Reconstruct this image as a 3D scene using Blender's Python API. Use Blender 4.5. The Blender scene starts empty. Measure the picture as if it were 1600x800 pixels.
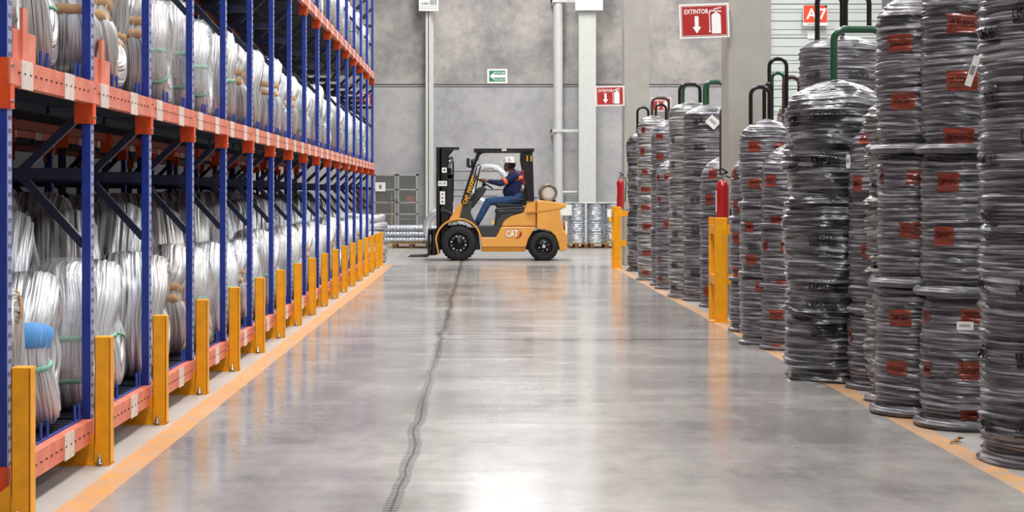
import bpy, math, random
from mathutils import Vector, Matrix, noise
PI = math.pi
rnd = random.Random(7)
SC = bpy.context.scene
COL = SC.collection
F = 2450.0; VX = 751.0; VY = 304.0; H = 1.27      # focal length and vanishing point in a 1600x800 frame, eye height

def wx(px, Y): return (px - VX) * Y / F
def wz(py, Y): return H - (py - VY) * Y / F
def lin(c):
    return tuple(((v/255)/12.92 if v/255 <= .04045 else ((v/255+.055)/1.055)**2.4) for v in c) + (1,)

# ------------------------------------------------------------------ materials
MATS = {}
def mat(name, rgb, rough=.5, metal=0, coat=0, spec=.5, noise_amt=0, noise_scale=8, bump=0, bump_scale=60, stretch=(1,1,1), emit=None, alpha=None, rgb2=None):
    m = bpy.data.materials.new(name); m.use_nodes = True
    nt = m.node_tree; b = nt.nodes['Principled BSDF']
    c = lin(rgb)
    b.inputs['Base Color'].default_value = c
    b.inputs['Roughness'].default_value = rough
    b.inputs['Metallic'].default_value = metal
    b.inputs['Coat Weight'].default_value = coat
    b.inputs['Specular IOR Level'].default_value = spec
    tc = nt.nodes.new('ShaderNodeTexCoord'); mp = nt.nodes.new('ShaderNodeMapping')
    mp.inputs['Scale'].default_value = stretch
    nt.links.new(tc.outputs['Object'], mp.inputs['Vector'])
    if noise_amt or rgb2:
        n = nt.nodes.new('ShaderNodeTexNoise'); n.inputs['Scale'].default_value = noise_scale
        n.inputs['Detail'].default_value = 5; n.inputs['Roughness'].default_value = .6
        nt.links.new(mp.outputs['Vector'], n.inputs['Vector'])
        r = nt.nodes.new('ShaderNodeValToRGB')
        r.color_ramp.elements[0].position = .32; r.color_ramp.elements[1].position = .68
        c2 = lin(rgb2) if rgb2 else tuple(max(0, v*(1-noise_amt)) for v in c[:3]) + (1,)
        r.color_ramp.elements[0].color = c2; r.color_ramp.elements[1].color = c
        nt.links.new(n.outputs['Fac'], r.inputs['Fac']); nt.links.new(r.outputs['Color'], b.inputs['Base Color'])
    if bump:
        n2 = nt.nodes.new('ShaderNodeTexNoise'); n2.inputs['Scale'].default_value = bump_scale; n2.inputs['Detail'].default_value = 4
        nt.links.new(mp.outputs['Vector'], n2.inputs['Vector'])
        bp = nt.nodes.new('ShaderNodeBump'); bp.inputs['Strength'].default_value = bump; bp.inputs['Distance'].default_value = .01
        nt.links.new(n2.outputs['Fac'], bp.inputs['Height']); nt.links.new(bp.outputs['Normal'], b.inputs['Normal'])
    if emit:
        b.inputs['Emission Color'].default_value = lin(rgb); b.inputs['Emission Strength'].default_value = emit
    MATS[name] = m
    return m

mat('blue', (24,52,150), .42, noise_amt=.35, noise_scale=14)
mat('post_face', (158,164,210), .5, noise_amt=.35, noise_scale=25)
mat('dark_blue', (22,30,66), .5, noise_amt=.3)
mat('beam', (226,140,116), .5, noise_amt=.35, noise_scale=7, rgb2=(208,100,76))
mat('beam_dark', (150,60,40), .5, noise_amt=.2)  # rear beams: beam paint darkened for the shade inside the rack
mat('connector', (234,84,28), .42, noise_amt=.25, noise_scale=12)
mat('deck', (44,48,66), .45, metal=.4, noise_amt=.4, noise_scale=9)
mat('pin', (48,74,160), .4)
mat('sticker', (226,208,196), .6, noise_amt=.25, noise_scale=30)
mat('slot', (40,26,30), .7)
mat('yellow', (250,168,8), .42, noise_amt=.22, noise_scale=9)
mat('steel', (170,170,172), .35, metal=.9)
mat('steel_dark', (70,70,74), .4, metal=.8)
mat('cardboard', (192,150,108), .8, noise_amt=.25, noise_scale=20)
mat('green_strap', (120,180,150), .5)
mat('blue_strap', (84,150,216), .5)
mat('paper', (236,236,230), .7, noise_amt=.08, noise_scale=20)
mat('ink', (28,26,28), .7)
mat('print_black', (26,24,28), .45, coat=.5)
mat('print_orange', (156,56,32), .38, coat=.5, noise_amt=.55, noise_scale=9, stretch=(1,1,7))
mat('print_orange_ink', (96,30,20), .5)
mat('white_paint', (206,208,202), .5, noise_amt=.08)
mat('column', (170,166,158), .75, noise_amt=.12, noise_scale=5, bump=.25, bump_scale=60)
mat('pipe', (206,206,204), .4, noise_amt=.08)
mat('sign_white', (240,240,236), .4)
mat('sign_red', (176,34,32), .4, noise_amt=.12, noise_scale=20)
mat('sign_green', (18,124,78), .4)
mat('sign_orange', (226,72,36), .4)
mat('ext_red', (168,12,18), .28, coat=.5)
mat('black', (20,20,22), .45)
mat('black_metal', (30,29,32), .35, metal=.3, noise_amt=.3)
mat('rubber', (22,22,23), .75, bump=.4, bump_scale=60)
mat('rim', (16,16,18), .35, metal=.4)
mat('lug', (214,214,214), .3, metal=.7)
mat('cat_yellow', (226,160,72), .35, coat=.3, noise_amt=.1, noise_scale=4)
mat('cat_dark', (186,124,20), .45)
mat('panel_dark', (48,48,48), .55)
mat('tank', (226,220,208), .35, noise_amt=.1)
mat('tank_edge', (130,112,96), .4, metal=.4)
mat('decal_yellow', (246,178,10), .5)
mat('navy', (26,40,86), .85, noise_amt=.35, noise_scale=12, bump=.5, bump_scale=30)
mat('denim', (50,84,132), .9, noise_amt=.4, noise_scale=10, bump=.5, bump_scale=30)
mat('hivis', (255,112,72), .5)
mat('helmet', (238,238,232), .25, coat=.5)
mat('skin', (122,82,62), .6)
mat('hair', (22,18,16), .9)
mat('belt', (74,36,30), .7)
mat('boot', (34,28,26), .6)
mat('wood', (196,156,104), .8, noise_amt=.35, noise_scale=10)
mat('wood_dark', (120,84,54), .8, noise_amt=.3)
mat('tube_black', (44,42,42), .3, metal=.6, noise_amt=.3)
mat('tube_green', (16,78,46), .35, coat=.4, noise_amt=.25)
mat('tube_brown', (92,72,58), .4, metal=.5, noise_amt=.3)
mat('cage', (168,168,165), .5, metal=.3)
mat('orange_box', (232,92,34), .5)
mat('shutter', (204,210,206), .5, noise_amt=.04)
mat('scrap', (140,92,50), .8)
mat('ceiling', (196,198,200), .8)
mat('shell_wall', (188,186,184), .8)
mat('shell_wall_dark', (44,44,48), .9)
mat('brace_blue', (16,22,52), .5)  # rack blue darkened to paint the shade between the shelves
mat('seam', (92,88,84), .9)
mat('rail', (120,120,124), .45, metal=.4)

def node(nt, t, **kw):
    n = nt.nodes.new(t)
    for k, v in kw.items():
        setattr(n, k, v)
    return n
def ramp(nt, fac, stops):
    r = nt.nodes.new('ShaderNodeValToRGB'); e = r.color_ramp.elements
    while len(e) < len(stops): e.new(.5)
    for i, (p, c) in enumerate(stops):
        e[i].position = p; e[i].color = c if len(c) == 4 else tuple(c) + (1,)
    nt.links.new(fac, r.inputs['Fac'])
    return r.outputs['Color']
def g(v): return (v, v, v, 1)
def math_node(nt, op, a, b=None, clamp=False):
    n = nt.nodes.new('ShaderNodeMath'); n.operation = op; n.use_clamp = clamp
    for i, v in enumerate((a, b)):
        if v is None: continue
        if hasattr(v, 'is_linked') or hasattr(v, 'links'): nt.links.new(v, n.inputs[i])
        else: n.inputs[i].default_value = v
    return n.outputs[0]
def noise_tex(nt, vec, scale, detail=4, rough=.55, sc=(1,1,1), loc=(0,0,0)):
    mp = nt.nodes.new('ShaderNodeMapping'); mp.inputs['Scale'].default_value = sc; mp.inputs['Location'].default_value = loc
    nt.links.new(vec, mp.inputs['Vector'])
    n = nt.nodes.new('ShaderNodeTexNoise'); n.inputs['Scale'].default_value = scale
    n.inputs['Detail'].default_value = detail; n.inputs['Roughness'].default_value = rough
    nt.links.new(mp.outputs[0], n.inputs['Vector'])
    return n.outputs['Fac']
def mixc(nt, fac, a, b, blend='MIX'):
    n = nt.nodes.new('ShaderNodeMix'); n.data_type = 'RGBA'; n.blend_type = blend
    for sock, v in ((n.inputs[0], fac), (n.inputs[6], a), (n.inputs[7], b)):
        if hasattr(v, 'links'): nt.links.new(v, sock)
        else: sock.default_value = v
    return n.outputs[2]
def new_mat(name):
    m = bpy.data.materials.new(name); m.use_nodes = True; MATS[name] = m
    return m, m.node_tree, m.node_tree.nodes['Principled BSDF']

# galvanised wire: strands run along u of the UV map, v goes round the bundle
def wire_mat(name, lo, hi, vs=150, metal=.55, rough=.36):
    m, nt, b = new_mat(name)
    uv = nt.nodes.new('ShaderNodeUVMap').outputs[0]
    n1 = noise_tex(nt, uv, 1, 2, .5, (5, vs, 1)); n2 = noise_tex(nt, uv, 1, 3, .6, (3, vs*.3, 1), (4, 2, 0))
    s = math_node(nt, 'ADD', math_node(nt, 'MULTIPLY', n1, .6), math_node(nt, 'MULTIPLY', n2, .4))
    nt.links.new(ramp(nt, s, [(.36, lin(lo)), (.5, lin(hi)), (.8, lin(tuple(min(255, v+14) for v in hi)))]), b.inputs['Base Color'])  # dark end of the ramp paints the shaded gaps between strands
    b.inputs['Metallic'].default_value = metal; b.inputs['Roughness'].default_value = rough
    bp = nt.nodes.new('ShaderNodeBump'); bp.inputs['Strength'].default_value = .9; bp.inputs['Distance'].default_value = .012
    nt.links.new(s, bp.inputs['Height']); nt.links.new(bp.outputs[0], b.inputs['Normal'])
wire_mat('wire', (48,48,52), (230,232,236), 130)
wire_mat('wire_warm', (44,41,39), (216,214,212), 120)
wire_mat('wire_far', (90,94,100), (200,206,214), 60)

# clear film around a coil
def film_mat(name, cover=.25):
    m, nt, b = new_mat(name)
    tc = nt.nodes.new('ShaderNodeTexCoord').outputs['Object']
    n = noise_tex(nt, tc, 7, 6, .65, (1, 1, 1.6)); n2 = noise_tex(nt, tc, 30, 5, .6, (1, 1, .5))
    b.inputs['Base Color'].default_value = (.85, .86, .88, 1); b.inputs['Roughness'].default_value = .16
    a = ramp(nt, n, [(.38, g(cover*.3)), (.6, g(cover)), (.72, g(min(1, cover*2.2)))])
    nt.links.new(a, b.inputs['Alpha'])
    bp = nt.nodes.new('ShaderNodeBump'); bp.inputs['Strength'].default_value = 1; bp.inputs['Distance'].default_value = .03
    nt.links.new(math_node(nt, 'ADD', n, math_node(nt, 'MULTIPLY', n2, .4)), bp.inputs['Height']); nt.links.new(bp.outputs[0], b.inputs['Normal'])
film_mat('film', .3)
film_mat('film_thin', .10)

# dark wire packed under stretch film: horizontal turns, crease highlights and shade painted in
def pack_mat(name, lo, mid, hi, zs=34, rough=.3):
    m, nt, b = new_mat(name)
    tc = nt.nodes.new('ShaderNodeTexCoord').outputs['Object']
    n1 = noise_tex(nt, tc, 1, 5, .62, (2.2, 2.2, zs)); n2 = noise_tex(nt, tc, 1, 3, .55, (1.8, 1.8, zs*2.8), (3, 1, 5))
    n3 = noise_tex(nt, tc, 3.2, 4, .6, (1, 1, 1.5), (7, 3, 1))
    s = math_node(nt, 'ADD', math_node(nt, 'MULTIPLY', n1, .55), math_node(nt, 'MULTIPLY', n2, .45))
    c = ramp(nt, s, [(.40, lin(lo)), (.49, lin(mid)), (.585, lin(hi))])
    # broad whitish patches of film over the wire
    veil = ramp(nt, n3, [(.45, g(0)), (.70, g(.22))])
    c2 = mixc(nt, veil, c, lin((150,146,156)))
    nt.links.new(c2, b.inputs['Base Color'])
    b.inputs['Roughness'].default_value = rough; b.inputs['Specular IOR Level'].default_value = .7
    b.inputs['Coat Weight'].default_value = .5; b.inputs['Coat Roughness'].default_value = .22
    bp = nt.nodes.new('ShaderNodeBump'); bp.inputs['Strength'].default_value = 1; bp.inputs['Distance'].default_value = .035
    nt.links.new(s, bp.inputs['Height']); nt.links.new(bp.outputs[0], b.inputs['Normal'])
pack_mat('pack', (18,17,21), (62,59,66), (172,168,176), 44)
pack_mat('pack_black', (12,12,14), (46,46,50), (146,146,150), 22, .2)
pack_mat('pack_silver', (36,36,36), (104,102,98), (206,204,200), 30, .26)

# floor: polished concrete with painted aisle lines, saw-cut joints and rubber tyre track
def floor_mat():
    m, nt, b = new_mat('polished_concrete')
    tc = nt.nodes.new('ShaderNodeTexCoord').outputs['Object']
    sx = nt.nodes.new('ShaderNodeSeparateXYZ'); nt.links.new(tc, sx.inputs[0]); X, Y = sx.outputs[0], sx.outputs[1]
    n1 = noise_tex(nt, tc, .9, 6, .62); n2 = noise_tex(nt, tc, 7, 5, .6, (1, .5, 1)); n3 = noise_tex(nt, tc, 60, 3, .6)
    s = math_node(nt, 'ADD', math_node(nt, 'ADD', math_node(nt, 'MULTIPLY', n1, .55), math_node(nt, 'MULTIPLY', n2, .3)), math_node(nt, 'MULTIPLY', n3, .15))
    c = ramp(nt, s, [(.36, lin((132,127,123))), (.5, lin((156,151,147))), (.66, lin((178,173,168)))])
    # dusty strip outside the lines
    dust = math_node(nt, 'MULTIPLY', math_node(nt, 'LESS_THAN', X, -1.70), .55)
    c = mixc(nt, dust, c, lin((186,178,170)))
    def band(lo, hi, v=X):
        return math_node(nt, 'MULTIPLY', math_node(nt, 'GREATER_THAN', v, lo), math_node(nt, 'LESS_THAN', v, hi))
    wear = ramp(nt, noise_tex(nt, tc, 6, 5, .7), [(.34, g(.3)), (.58, g(.85))])
    line = math_node(nt, 'ADD', math_node(nt, 'MULTIPLY', band(-1.71, -1.57), math_node(nt, 'LESS_THAN', Y, 28.6)),
                     math_node(nt, 'MULTIPLY', band(2.31, 2.43), math_node(nt, 'MULTIPLY', math_node(nt, 'LESS_THAN', Y, 27.5), .8)), True)
    lf = math_node(nt, 'MULTIPLY', line, wear)
    c = mixc(nt, lf, c, lin((216,148,62)))
    # joints
    wob = math_node(nt, 'MULTIPLY', math_node(nt, 'SUBTRACT', noise_tex(nt, tc, 1.1, 3, .6), .5), .10)
    Xw = math_node(nt, 'ADD', X, wob)
    def near(v, c0, w): return math_node(nt, 'LESS_THAN', math_node(nt, 'ABSOLUTE', math_node(nt, 'SUBTRACT', v, c0)), w)
    j = near(Xw, -.352, .006)
    joint2 = math_node(nt, 'MULTIPLY', near(Y, 13.75, .03), band(-.35, 3.2))
    joint3 = math_node(nt, 'MULTIPLY', near(Y, 11.2, .012), band(-.9, -.35))
    joint4 = near(Y, 33.2, .04)
    # tyre tread marks along the joint
    tr = math_node(nt, 'MULTIPLY', near(Xw, -.352, .03), math_node(nt, 'GREATER_THAN', math_node(nt, 'SINE', math_node(nt, 'MULTIPLY', Y, 120)), .1))
    trm = math_node(nt, 'MULTIPLY', tr, ramp(nt, noise_tex(nt, tc, 3, 4, .7), [(.35, g(.3)), (.5, g(.95))]))
    soft = math_node(nt, 'MULTIPLY', near(Xw, -.352, .035), .28)
    scr = ramp(nt, noise_tex(nt, tc, 2.0, 2, .3, (8, .8, 1)), [(.70, g(0)), (.73, g(.35))])
    jj = math_node(nt, 'ADD', math_node(nt, 'ADD', j, joint2), math_node(nt, 'ADD', math_node(nt, 'MULTIPLY', joint3, .6), math_node(nt, 'MULTIPLY', joint4, .5)), True)
    c = mixc(nt, soft, c, lin((96,90,86)))
    c = mixc(nt, math_node(nt, 'MULTIPLY', trm, .8), c, lin((44,40,38)))
    c = mixc(nt, math_node(nt, 'MULTIPLY', jj, .85), c, lin((40,37,35)))
    nt.links.new(c, b.inputs['Base Color'])
    n4 = noise_tex(nt, tc, 1.0, 5, .6, (.6, 6, 1), (3, 3, 0))
    rr = ramp(nt, math_node(nt, 'ADD', math_node(nt, 'MULTIPLY', n1, .4), math_node(nt, 'MULTIPLY', n4, .6)), [(.38, g(.12)), (.62, g(.24))])
    rr2 = mixc(nt, math_node(nt, 'LESS_THAN', X, -1.57), rr, g(.5))
    rr3 = mixc(nt, math_node(nt, 'GREATER_THAN', X, 2.31), rr2, g(.45))
    rr4 = mixc(nt, math_node(nt, 'GREATER_THAN', Y, 28.2), rr3, g(.42))
    nt.links.new(rr4, b.inputs['Roughness'])
    b.inputs['Specular IOR Level'].default_value = .45
    b.inputs['Coat Weight'].default_value = .25; b.inputs['Coat Roughness'].default_value = .12
    bp = nt.nodes.new('ShaderNodeBump'); bp.inputs['Strength'].default_value = .025; bp.inputs['Distance'].default_value = .01
    nt.links.new(n2, bp.inputs['Height']); nt.links.new(bp.outputs[0], b.inputs['Normal'])
floor_mat()

def concrete_wall():
    m, nt, b = new_mat('tilt_up_concrete')
    tc = nt.nodes.new('ShaderNodeTexCoord').outputs['Object']
    sx = nt.nodes.new('ShaderNodeSeparateXYZ'); nt.links.new(tc, sx.inputs[0]); Z = sx.outputs[2]
    n1 = noise_tex(nt, tc, .75, 6, .62); n2 = noise_tex(nt, tc, 5, 5, .65); n3 = noise_tex(nt, tc, 45, 3, .6)
    s = math_node(nt, 'ADD', math_node(nt, 'ADD', math_node(nt, 'MULTIPLY', n1, .6), math_node(nt, 'MULTIPLY', n2, .28)), math_node(nt, 'MULTIPLY', n3, .12))
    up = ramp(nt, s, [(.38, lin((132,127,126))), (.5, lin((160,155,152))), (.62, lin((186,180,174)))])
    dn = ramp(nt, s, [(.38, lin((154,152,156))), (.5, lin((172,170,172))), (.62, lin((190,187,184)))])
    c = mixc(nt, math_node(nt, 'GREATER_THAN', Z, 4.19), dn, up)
    nt.links.new(c, b.inputs['Base Color']); b.inputs['Roughness'].default_value = .85
    bp = nt.nodes.new('ShaderNodeBump'); bp.inputs['Strength'].default_value = .2; bp.inputs['Distance'].default_value = .02
    nt.links.new(s, bp.inputs['Height']); nt.links.new(bp.outputs[0], b.inputs['Normal'])
concrete_wall()
m, nt, b = new_mat('daylight_glass')
b.inputs['Base Color'].default_value = (.9, .93, .95, 1); b.inputs['Emission Color'].default_value = (.92, .96, 1, 1); b.inputs['Emission Strength'].default_value = 9
m, nt, b = new_mat('high_window_glass')
b.inputs['Base Color'].default_value = (.9, .93, .95, 1); b.inputs['Emission Color'].default_value = (.92, .96, 1, 1); b.inputs['Emission Strength'].default_value = 1.9

# ------------------------------------------------------------------ mesh builder
class MB:
    def __init__(s): s.v = []; s.f = []; s.m = []; s.sm = []; s.uv = None; s.mi = 0; s.smooth = False
    def add(s, vs, fs, smooth=None):
        o = len(s.v); s.v += [tuple(p) for p in vs]
        for f in fs:
            s.f.append(tuple(i+o for i in f)); s.m.append(s.mi); s.sm.append(s.smooth if smooth is None else smooth)
    def box(s, x0, x1, y0, y1, z0, z1):
        x0, x1 = sorted((x0, x1)); y0, y1 = sorted((y0, y1)); z0, z1 = sorted((z0, z1))
        vs = [(x, y, z) for z in (z0, z1) for y in (y0, y1) for x in (x0, x1)]
        s.add(vs, [(0,2,3,1),(4,5,7,6),(0,1,5,4),(2,6,7,3),(0,4,6,2),(1,3,7,5)], False)
    def prism(s, pts, y0, y1):      # pts in (x,z), extruded in y
        a = sum(pts[i][0]*pts[(i+1)%len(pts)][1]-pts[(i+1)%len(pts)][0]*pts[i][1] for i in range(len(pts)))
        if a < 0: pts = pts[::-1]
        n = len(pts)
        vs = [(x, y0, z) for x, z in pts] + [(x, y1, z) for x, z in pts]
        fs = [tuple(range(n)), tuple(range(2*n-1, n-1, -1))] + [(i, i+n, (i+1)%n+n, (i+1)%n) for i in range(n)]
        s.add(vs, fs, False)
    def tube(s, path, r, n=10, cap=True, closed=False):
        P = [Vector(p) for p in path]; k = len(P); vs = []
        rs = r if isinstance(r, (list, tuple)) else [r]*k
        t0 = (P[1]-P[0]).normalized(); ref = Vector((0,0,1)) if abs(t0.z) < .9 else Vector((1,0,0))
        nrm = t0.cross(ref).normalized()
        for i in range(k):
            if closed: t = (P[(i+1)%k]-P[i-1]).normalized()
            else: t = ((P[i+1]-P[i]) if i == 0 else (P[i]-P[i-1]) if i == k-1 else (P[i+1]-P[i-1])).normalized()
            nrm = (nrm - t*nrm.dot(t)).normalized(); bn = t.cross(nrm)
            for j in range(n):
                a = 2*PI*j/n; vs.append(P[i] + (nrm*math.cos(a)+bn*math.sin(a))*rs[i])
        fs = []
        for i in range(k if closed else k-1):
            i2 = (i+1) % k
            for j in range(n): fs.append((i*n+j, i*n+(j+1)%n, i2*n+(j+1)%n, i2*n+j))
        s.add(vs, fs, True)
        if cap and not closed: s.add([vs[j] for j in range(n)], [tuple(range(n-1,-1,-1))], False); s.add([vs[(k-1)*n+j] for j in range(n)], [tuple(range(n))], False)
    def cyl(s, a, b, r, n=20, r2=None): s.tube([a, b], [r, r if r2 is None else r2], n)
    def bar(s, a, b, w, d):         # rectangular bar from a to b
        a = Vector(a); b = Vector(b); t = (b-a).normalized(); ref = Vector((0,1,0)) if abs(t.y) < .9 else Vector((1,0,0))
        u = t.cross(ref).normalized(); v = t.cross(u)
        vs = [p + u*w/2*i + v*d/2*j for p in (a, b) for i, j in ((-1,-1),(1,-1),(1,1),(-1,1))]
        s.add(vs, [(0,1,2,3),(7,6,5,4),(0,4,5,1),(1,5,6,2),(2,6,7,3),(3,7,4,0)], False)
    def lathe(s, prof, c=(0,0,0), axis='z', n=32, smooth=True):
        vs = []
        for r, h in prof:
            for j in range(n):
                a = 2*PI*j/n; x, y = r*math.cos(a), r*math.sin(a)
                p = (x, y, h) if axis == 'z' else (x, h, y) if axis == 'y' else (h, x, y)
                vs.append((p[0]+c[0], p[1]+c[1], p[2]+c[2]))
        fs = [(i*n+j, i*n+(j+1)%n, (i+1)*n+(j+1)%n, (i+1)*n+j) for i in range(len(prof)-1) for j in range(n)]
        if axis == 'y': fs = [f[::-1] for f in fs]
        s.add(vs, fs, smooth)
    def ball(s, c, rx, ry=None, rz=None, n=16):
        ry = ry or rx; rz = rz or rx; k = n//2
        vs = [(c[0]+rx*math.sin(PI*i/k)*math.cos(2*PI*j/n), c[1]+ry*math.sin(PI*i/k)*math.sin(2*PI*j/n), c[2]+rz*math.cos(PI*i/k)) for i in range(k+1) for j in range(n)]
        s.add(vs, [(i*n+j, (i+1)*n+j, (i+1)*n+(j+1)%n, i*n+(j+1)%n) for i in range(k) for j in range(n)], True)
    def flat(s, pts, y):            # polygon facing -y
        a = sum(pts[i][0]*pts[(i+1)%len(pts)][1]-pts[(i+1)%len(pts)][0]*pts[i][1] for i in range(len(pts)))
        if a < 0: pts = pts[::-1]
        s.add([(x, y, z) for x, z in pts], [tuple(range(len(pts)))], False)
    def plate(s, x0, x1, z0, z1, y): s.flat([(x0,z0),(x1,z0),(x1,z1),(x0,z1)], y)
    def text(s, t, x, z, h, y, w=None, ang=0):      # facing -y, left-bottom at x,z; height h of capitals
        vs, fs = text_data(t)
        x0 = min(v[0] for v in vs); x1 = max(v[0] for v in vs); hh = max(v[1] for v in vs)
        sx = (w/(x1-x0)) if w else h/hh; sz = h/hh
        ca, sa = math.cos(ang), math.sin(ang); out = []
        for a, b_ in vs:
            p, q = (a-x0)*sx, b_*sz
            out.append((x+p*ca-q*sa, y, z+p*sa+q*ca))
        s.add(out, fs, False)
    def build(s, name, mats, parent=None, bevel=0, seg=2, loc=None):
        me = bpy.data.meshes.new(name); me.from_pydata(s.v, [], s.f)
        for mm in (mats if isinstance(mats, (list, tuple)) else [mats]): me.materials.append(MATS[mm])
        for p, mi, sm in zip(me.polygons, s.m, s.sm): p.material_index = mi; p.use_smooth = sm
        if s.uv:
            ul = me.uv_layers.new(name='UVMap')
            for p in me.polygons:
                for li, k in zip(p.loop_indices, s.uv[p.index]): ul.data[li].uv = k
        o = bpy.data.objects.new(name, me); COL.objects.link(o)
        if parent: o.parent = parent
        if loc: o.location = loc
        if bevel:
            md = o.modifiers.new('bevel', 'BEVEL'); md.width = bevel; md.segments = seg; md.limit_method = 'ANGLE'; md.angle_limit = math.radians(40)
        return o

_txt = {}
def text_data(t):
    if t in _txt: return _txt[t]
    cu = bpy.data.curves.new('t', 'FONT'); cu.body = t; cu.size = 1; cu.offset = .02; cu.resolution_u = 2
    o = bpy.data.objects.new('t', cu); COL.objects.link(o)
    me = bpy.data.meshes.new_from_object(o.evaluated_get(bpy.context.evaluated_depsgraph_get()))
    r = ([(v.co.x, v.co.y) for v in me.vertices], [tuple(p.vertices) for p in me.polygons])
    bpy.data.objects.remove(o); bpy.data.curves.remove(cu); bpy.data.meshes.remove(me)
    _txt[t] = r
    return r

def tag(o, label, cat, group=None):
    o['label'] = label; o['category'] = cat
    if group: o['group'] = group
    return o
def thing(name, label, cat, loc=(0,0,0), rz=0, group=None):
    o = bpy.data.objects.new(name, None); COL.objects.link(o); o.location = loc; o.rotation_euler = (0,0,rz); o.empty_display_size = .1
    return tag(o, label, cat, group)
def struct(o): o['kind'] = 'structure'; return o
def copy_tree(o, parent=None):
    c = o.copy(); COL.objects.link(c); c.parent = parent
    for ch in o.children: copy_tree(ch, c)
    return c

# ------------------------------------------------------------------ room
CZ = 10.5; WY = 41.3
mb = MB(); mb.box(-11, 15, -6, WY+.3, -.2, 0); struct(mb.build('floor', 'polished_concrete'))
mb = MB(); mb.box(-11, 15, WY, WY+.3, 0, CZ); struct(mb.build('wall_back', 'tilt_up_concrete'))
mb = MB(); mb.box(-6.6, -6.3, -6, WY, 0, CZ); struct(mb.build('wall_left', 'shell_wall_dark'))  # unseen wall, deep shade behind the racks put into its colour
mb = MB(); mb.box(15, 15.3, -6, WY+.3, 0, CZ); struct(mb.build('wall_right', 'shell_wall'))
mb = MB(); mb.box(-11, 15, -6.3, -6, 0, CZ); struct(mb.build('wall_front', 'shell_wall'))
mb = MB(); mb.box(-11, 15, -6, WY+.3, CZ, CZ+.2); struct(mb.build('ceiling', 'ceiling'))
# panel joint
mb = MB(); mb.box(-11, 7.55, WY-.012, WY, 4.155, 4.185); mb.box(-11, 7.55, WY-.008, WY, 4.10, 4.12)
mb.box(6.8, 6.83, WY-.008, WY, .05, 9)
struct(mb.build('trim_1', 'seam'))
# high translucent window seen only as a reflection in the floor
mb = MB(); mb.box(-.4, 2.8, WY-.03, WY-.01, 6.7, 9.2); o = struct(mb.build('window_1', 'high_window_glass'))
mb = MB()
for x in (-.4, .66, 1.73, 2.8): mb.box(x-.04, x+.04, WY-.06, WY, 6.7, 9.2)
for z in (6.7, 8.0, 9.2): mb.box(-.44, 2.84, WY-.06, WY, z-.04, z+.04)
mb.build('window_frame', 'white_paint', o)
# sectional shutter door at the right of the back wall
mb = MB()
x0, x1 = 7.6, 10.55
z = 0.02; k = 0
while z < 7.4:
    mb.mi = 0; mb.box(x0, x1, WY-.06, WY-.005, z, z+.205)
    if k % 3 == 0: mb.box(x0, x1, WY-.085, WY-.06, z+.085, z+.115)
    mb.mi = 1; mb.box(x0, x1, WY-.04, WY-.005, z+.205, z+.22+.008*(k % 2))
    z += .22+.008*(k % 2); k += 1
dr = struct(mb.build('door_1', ['shutter', 'seam']))
mb = MB(); mb.box(x1, x1+.24, WY-.14, WY, 0, 7.8); mb.box(x0-.2, x0, WY-.14, WY, 0, 7.8); mb.box(x0-.2, x1+.24, WY-.14, WY, 7.45, 7.8)
mb.build('door_frame', 'rail', dr)
# columns
def column(x, y, w, n, h=CZ, m='column'):
    mb = MB(); mb.box(x, x+w, y, y+w, 0, h); struct(mb.build('trim_%d' % n, m, bevel=.012))
column(2.57, 16.3, .45, 2)
column(2.57, 28.1, .45, 3)
column(2.55, 40.75, .45, 4, m='white_paint')
mb = MB(); Y = 40.9; xa = wx(665, Y)
mb.box(xa, xa+.15, Y, Y+.02, 0, CZ); mb.box(xa+.065, xa+.085, Y, Y+.2, 0, CZ); mb.box(xa, xa+.2, Y+.18, Y+.2, 0, CZ)
struct(mb.build('trim_5', 'white_paint'))

# down pipe on the back wall
t = thing('drain_pipe', 'tall white drain pipe running up the grey concrete wall behind the forklift', 'pipe', (wx(872, 41), 41.0, 0))
mb = MB(); mb.cyl((0,0,0), (0,0,CZ-.02), .125, 24); mb.build('pipe', 'pipe', t)
mb = MB(); mb.cyl((0,0,1.33), (.5,0,1.33), .04, 12); mb.cyl((0,0,1.05), (0,0,1.4), .14, 24); mb.build('branch_pipe', 'pipe', t)
for z in (6.28, 2.9):
    mb = MB(); mb.box(-.2, .52, -.15, -.11, z, z+.07); mb.box(-.2, -.16, -.15, .2, z, z+.07); mb.build('wall_bracket', 'pipe', t)

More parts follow.
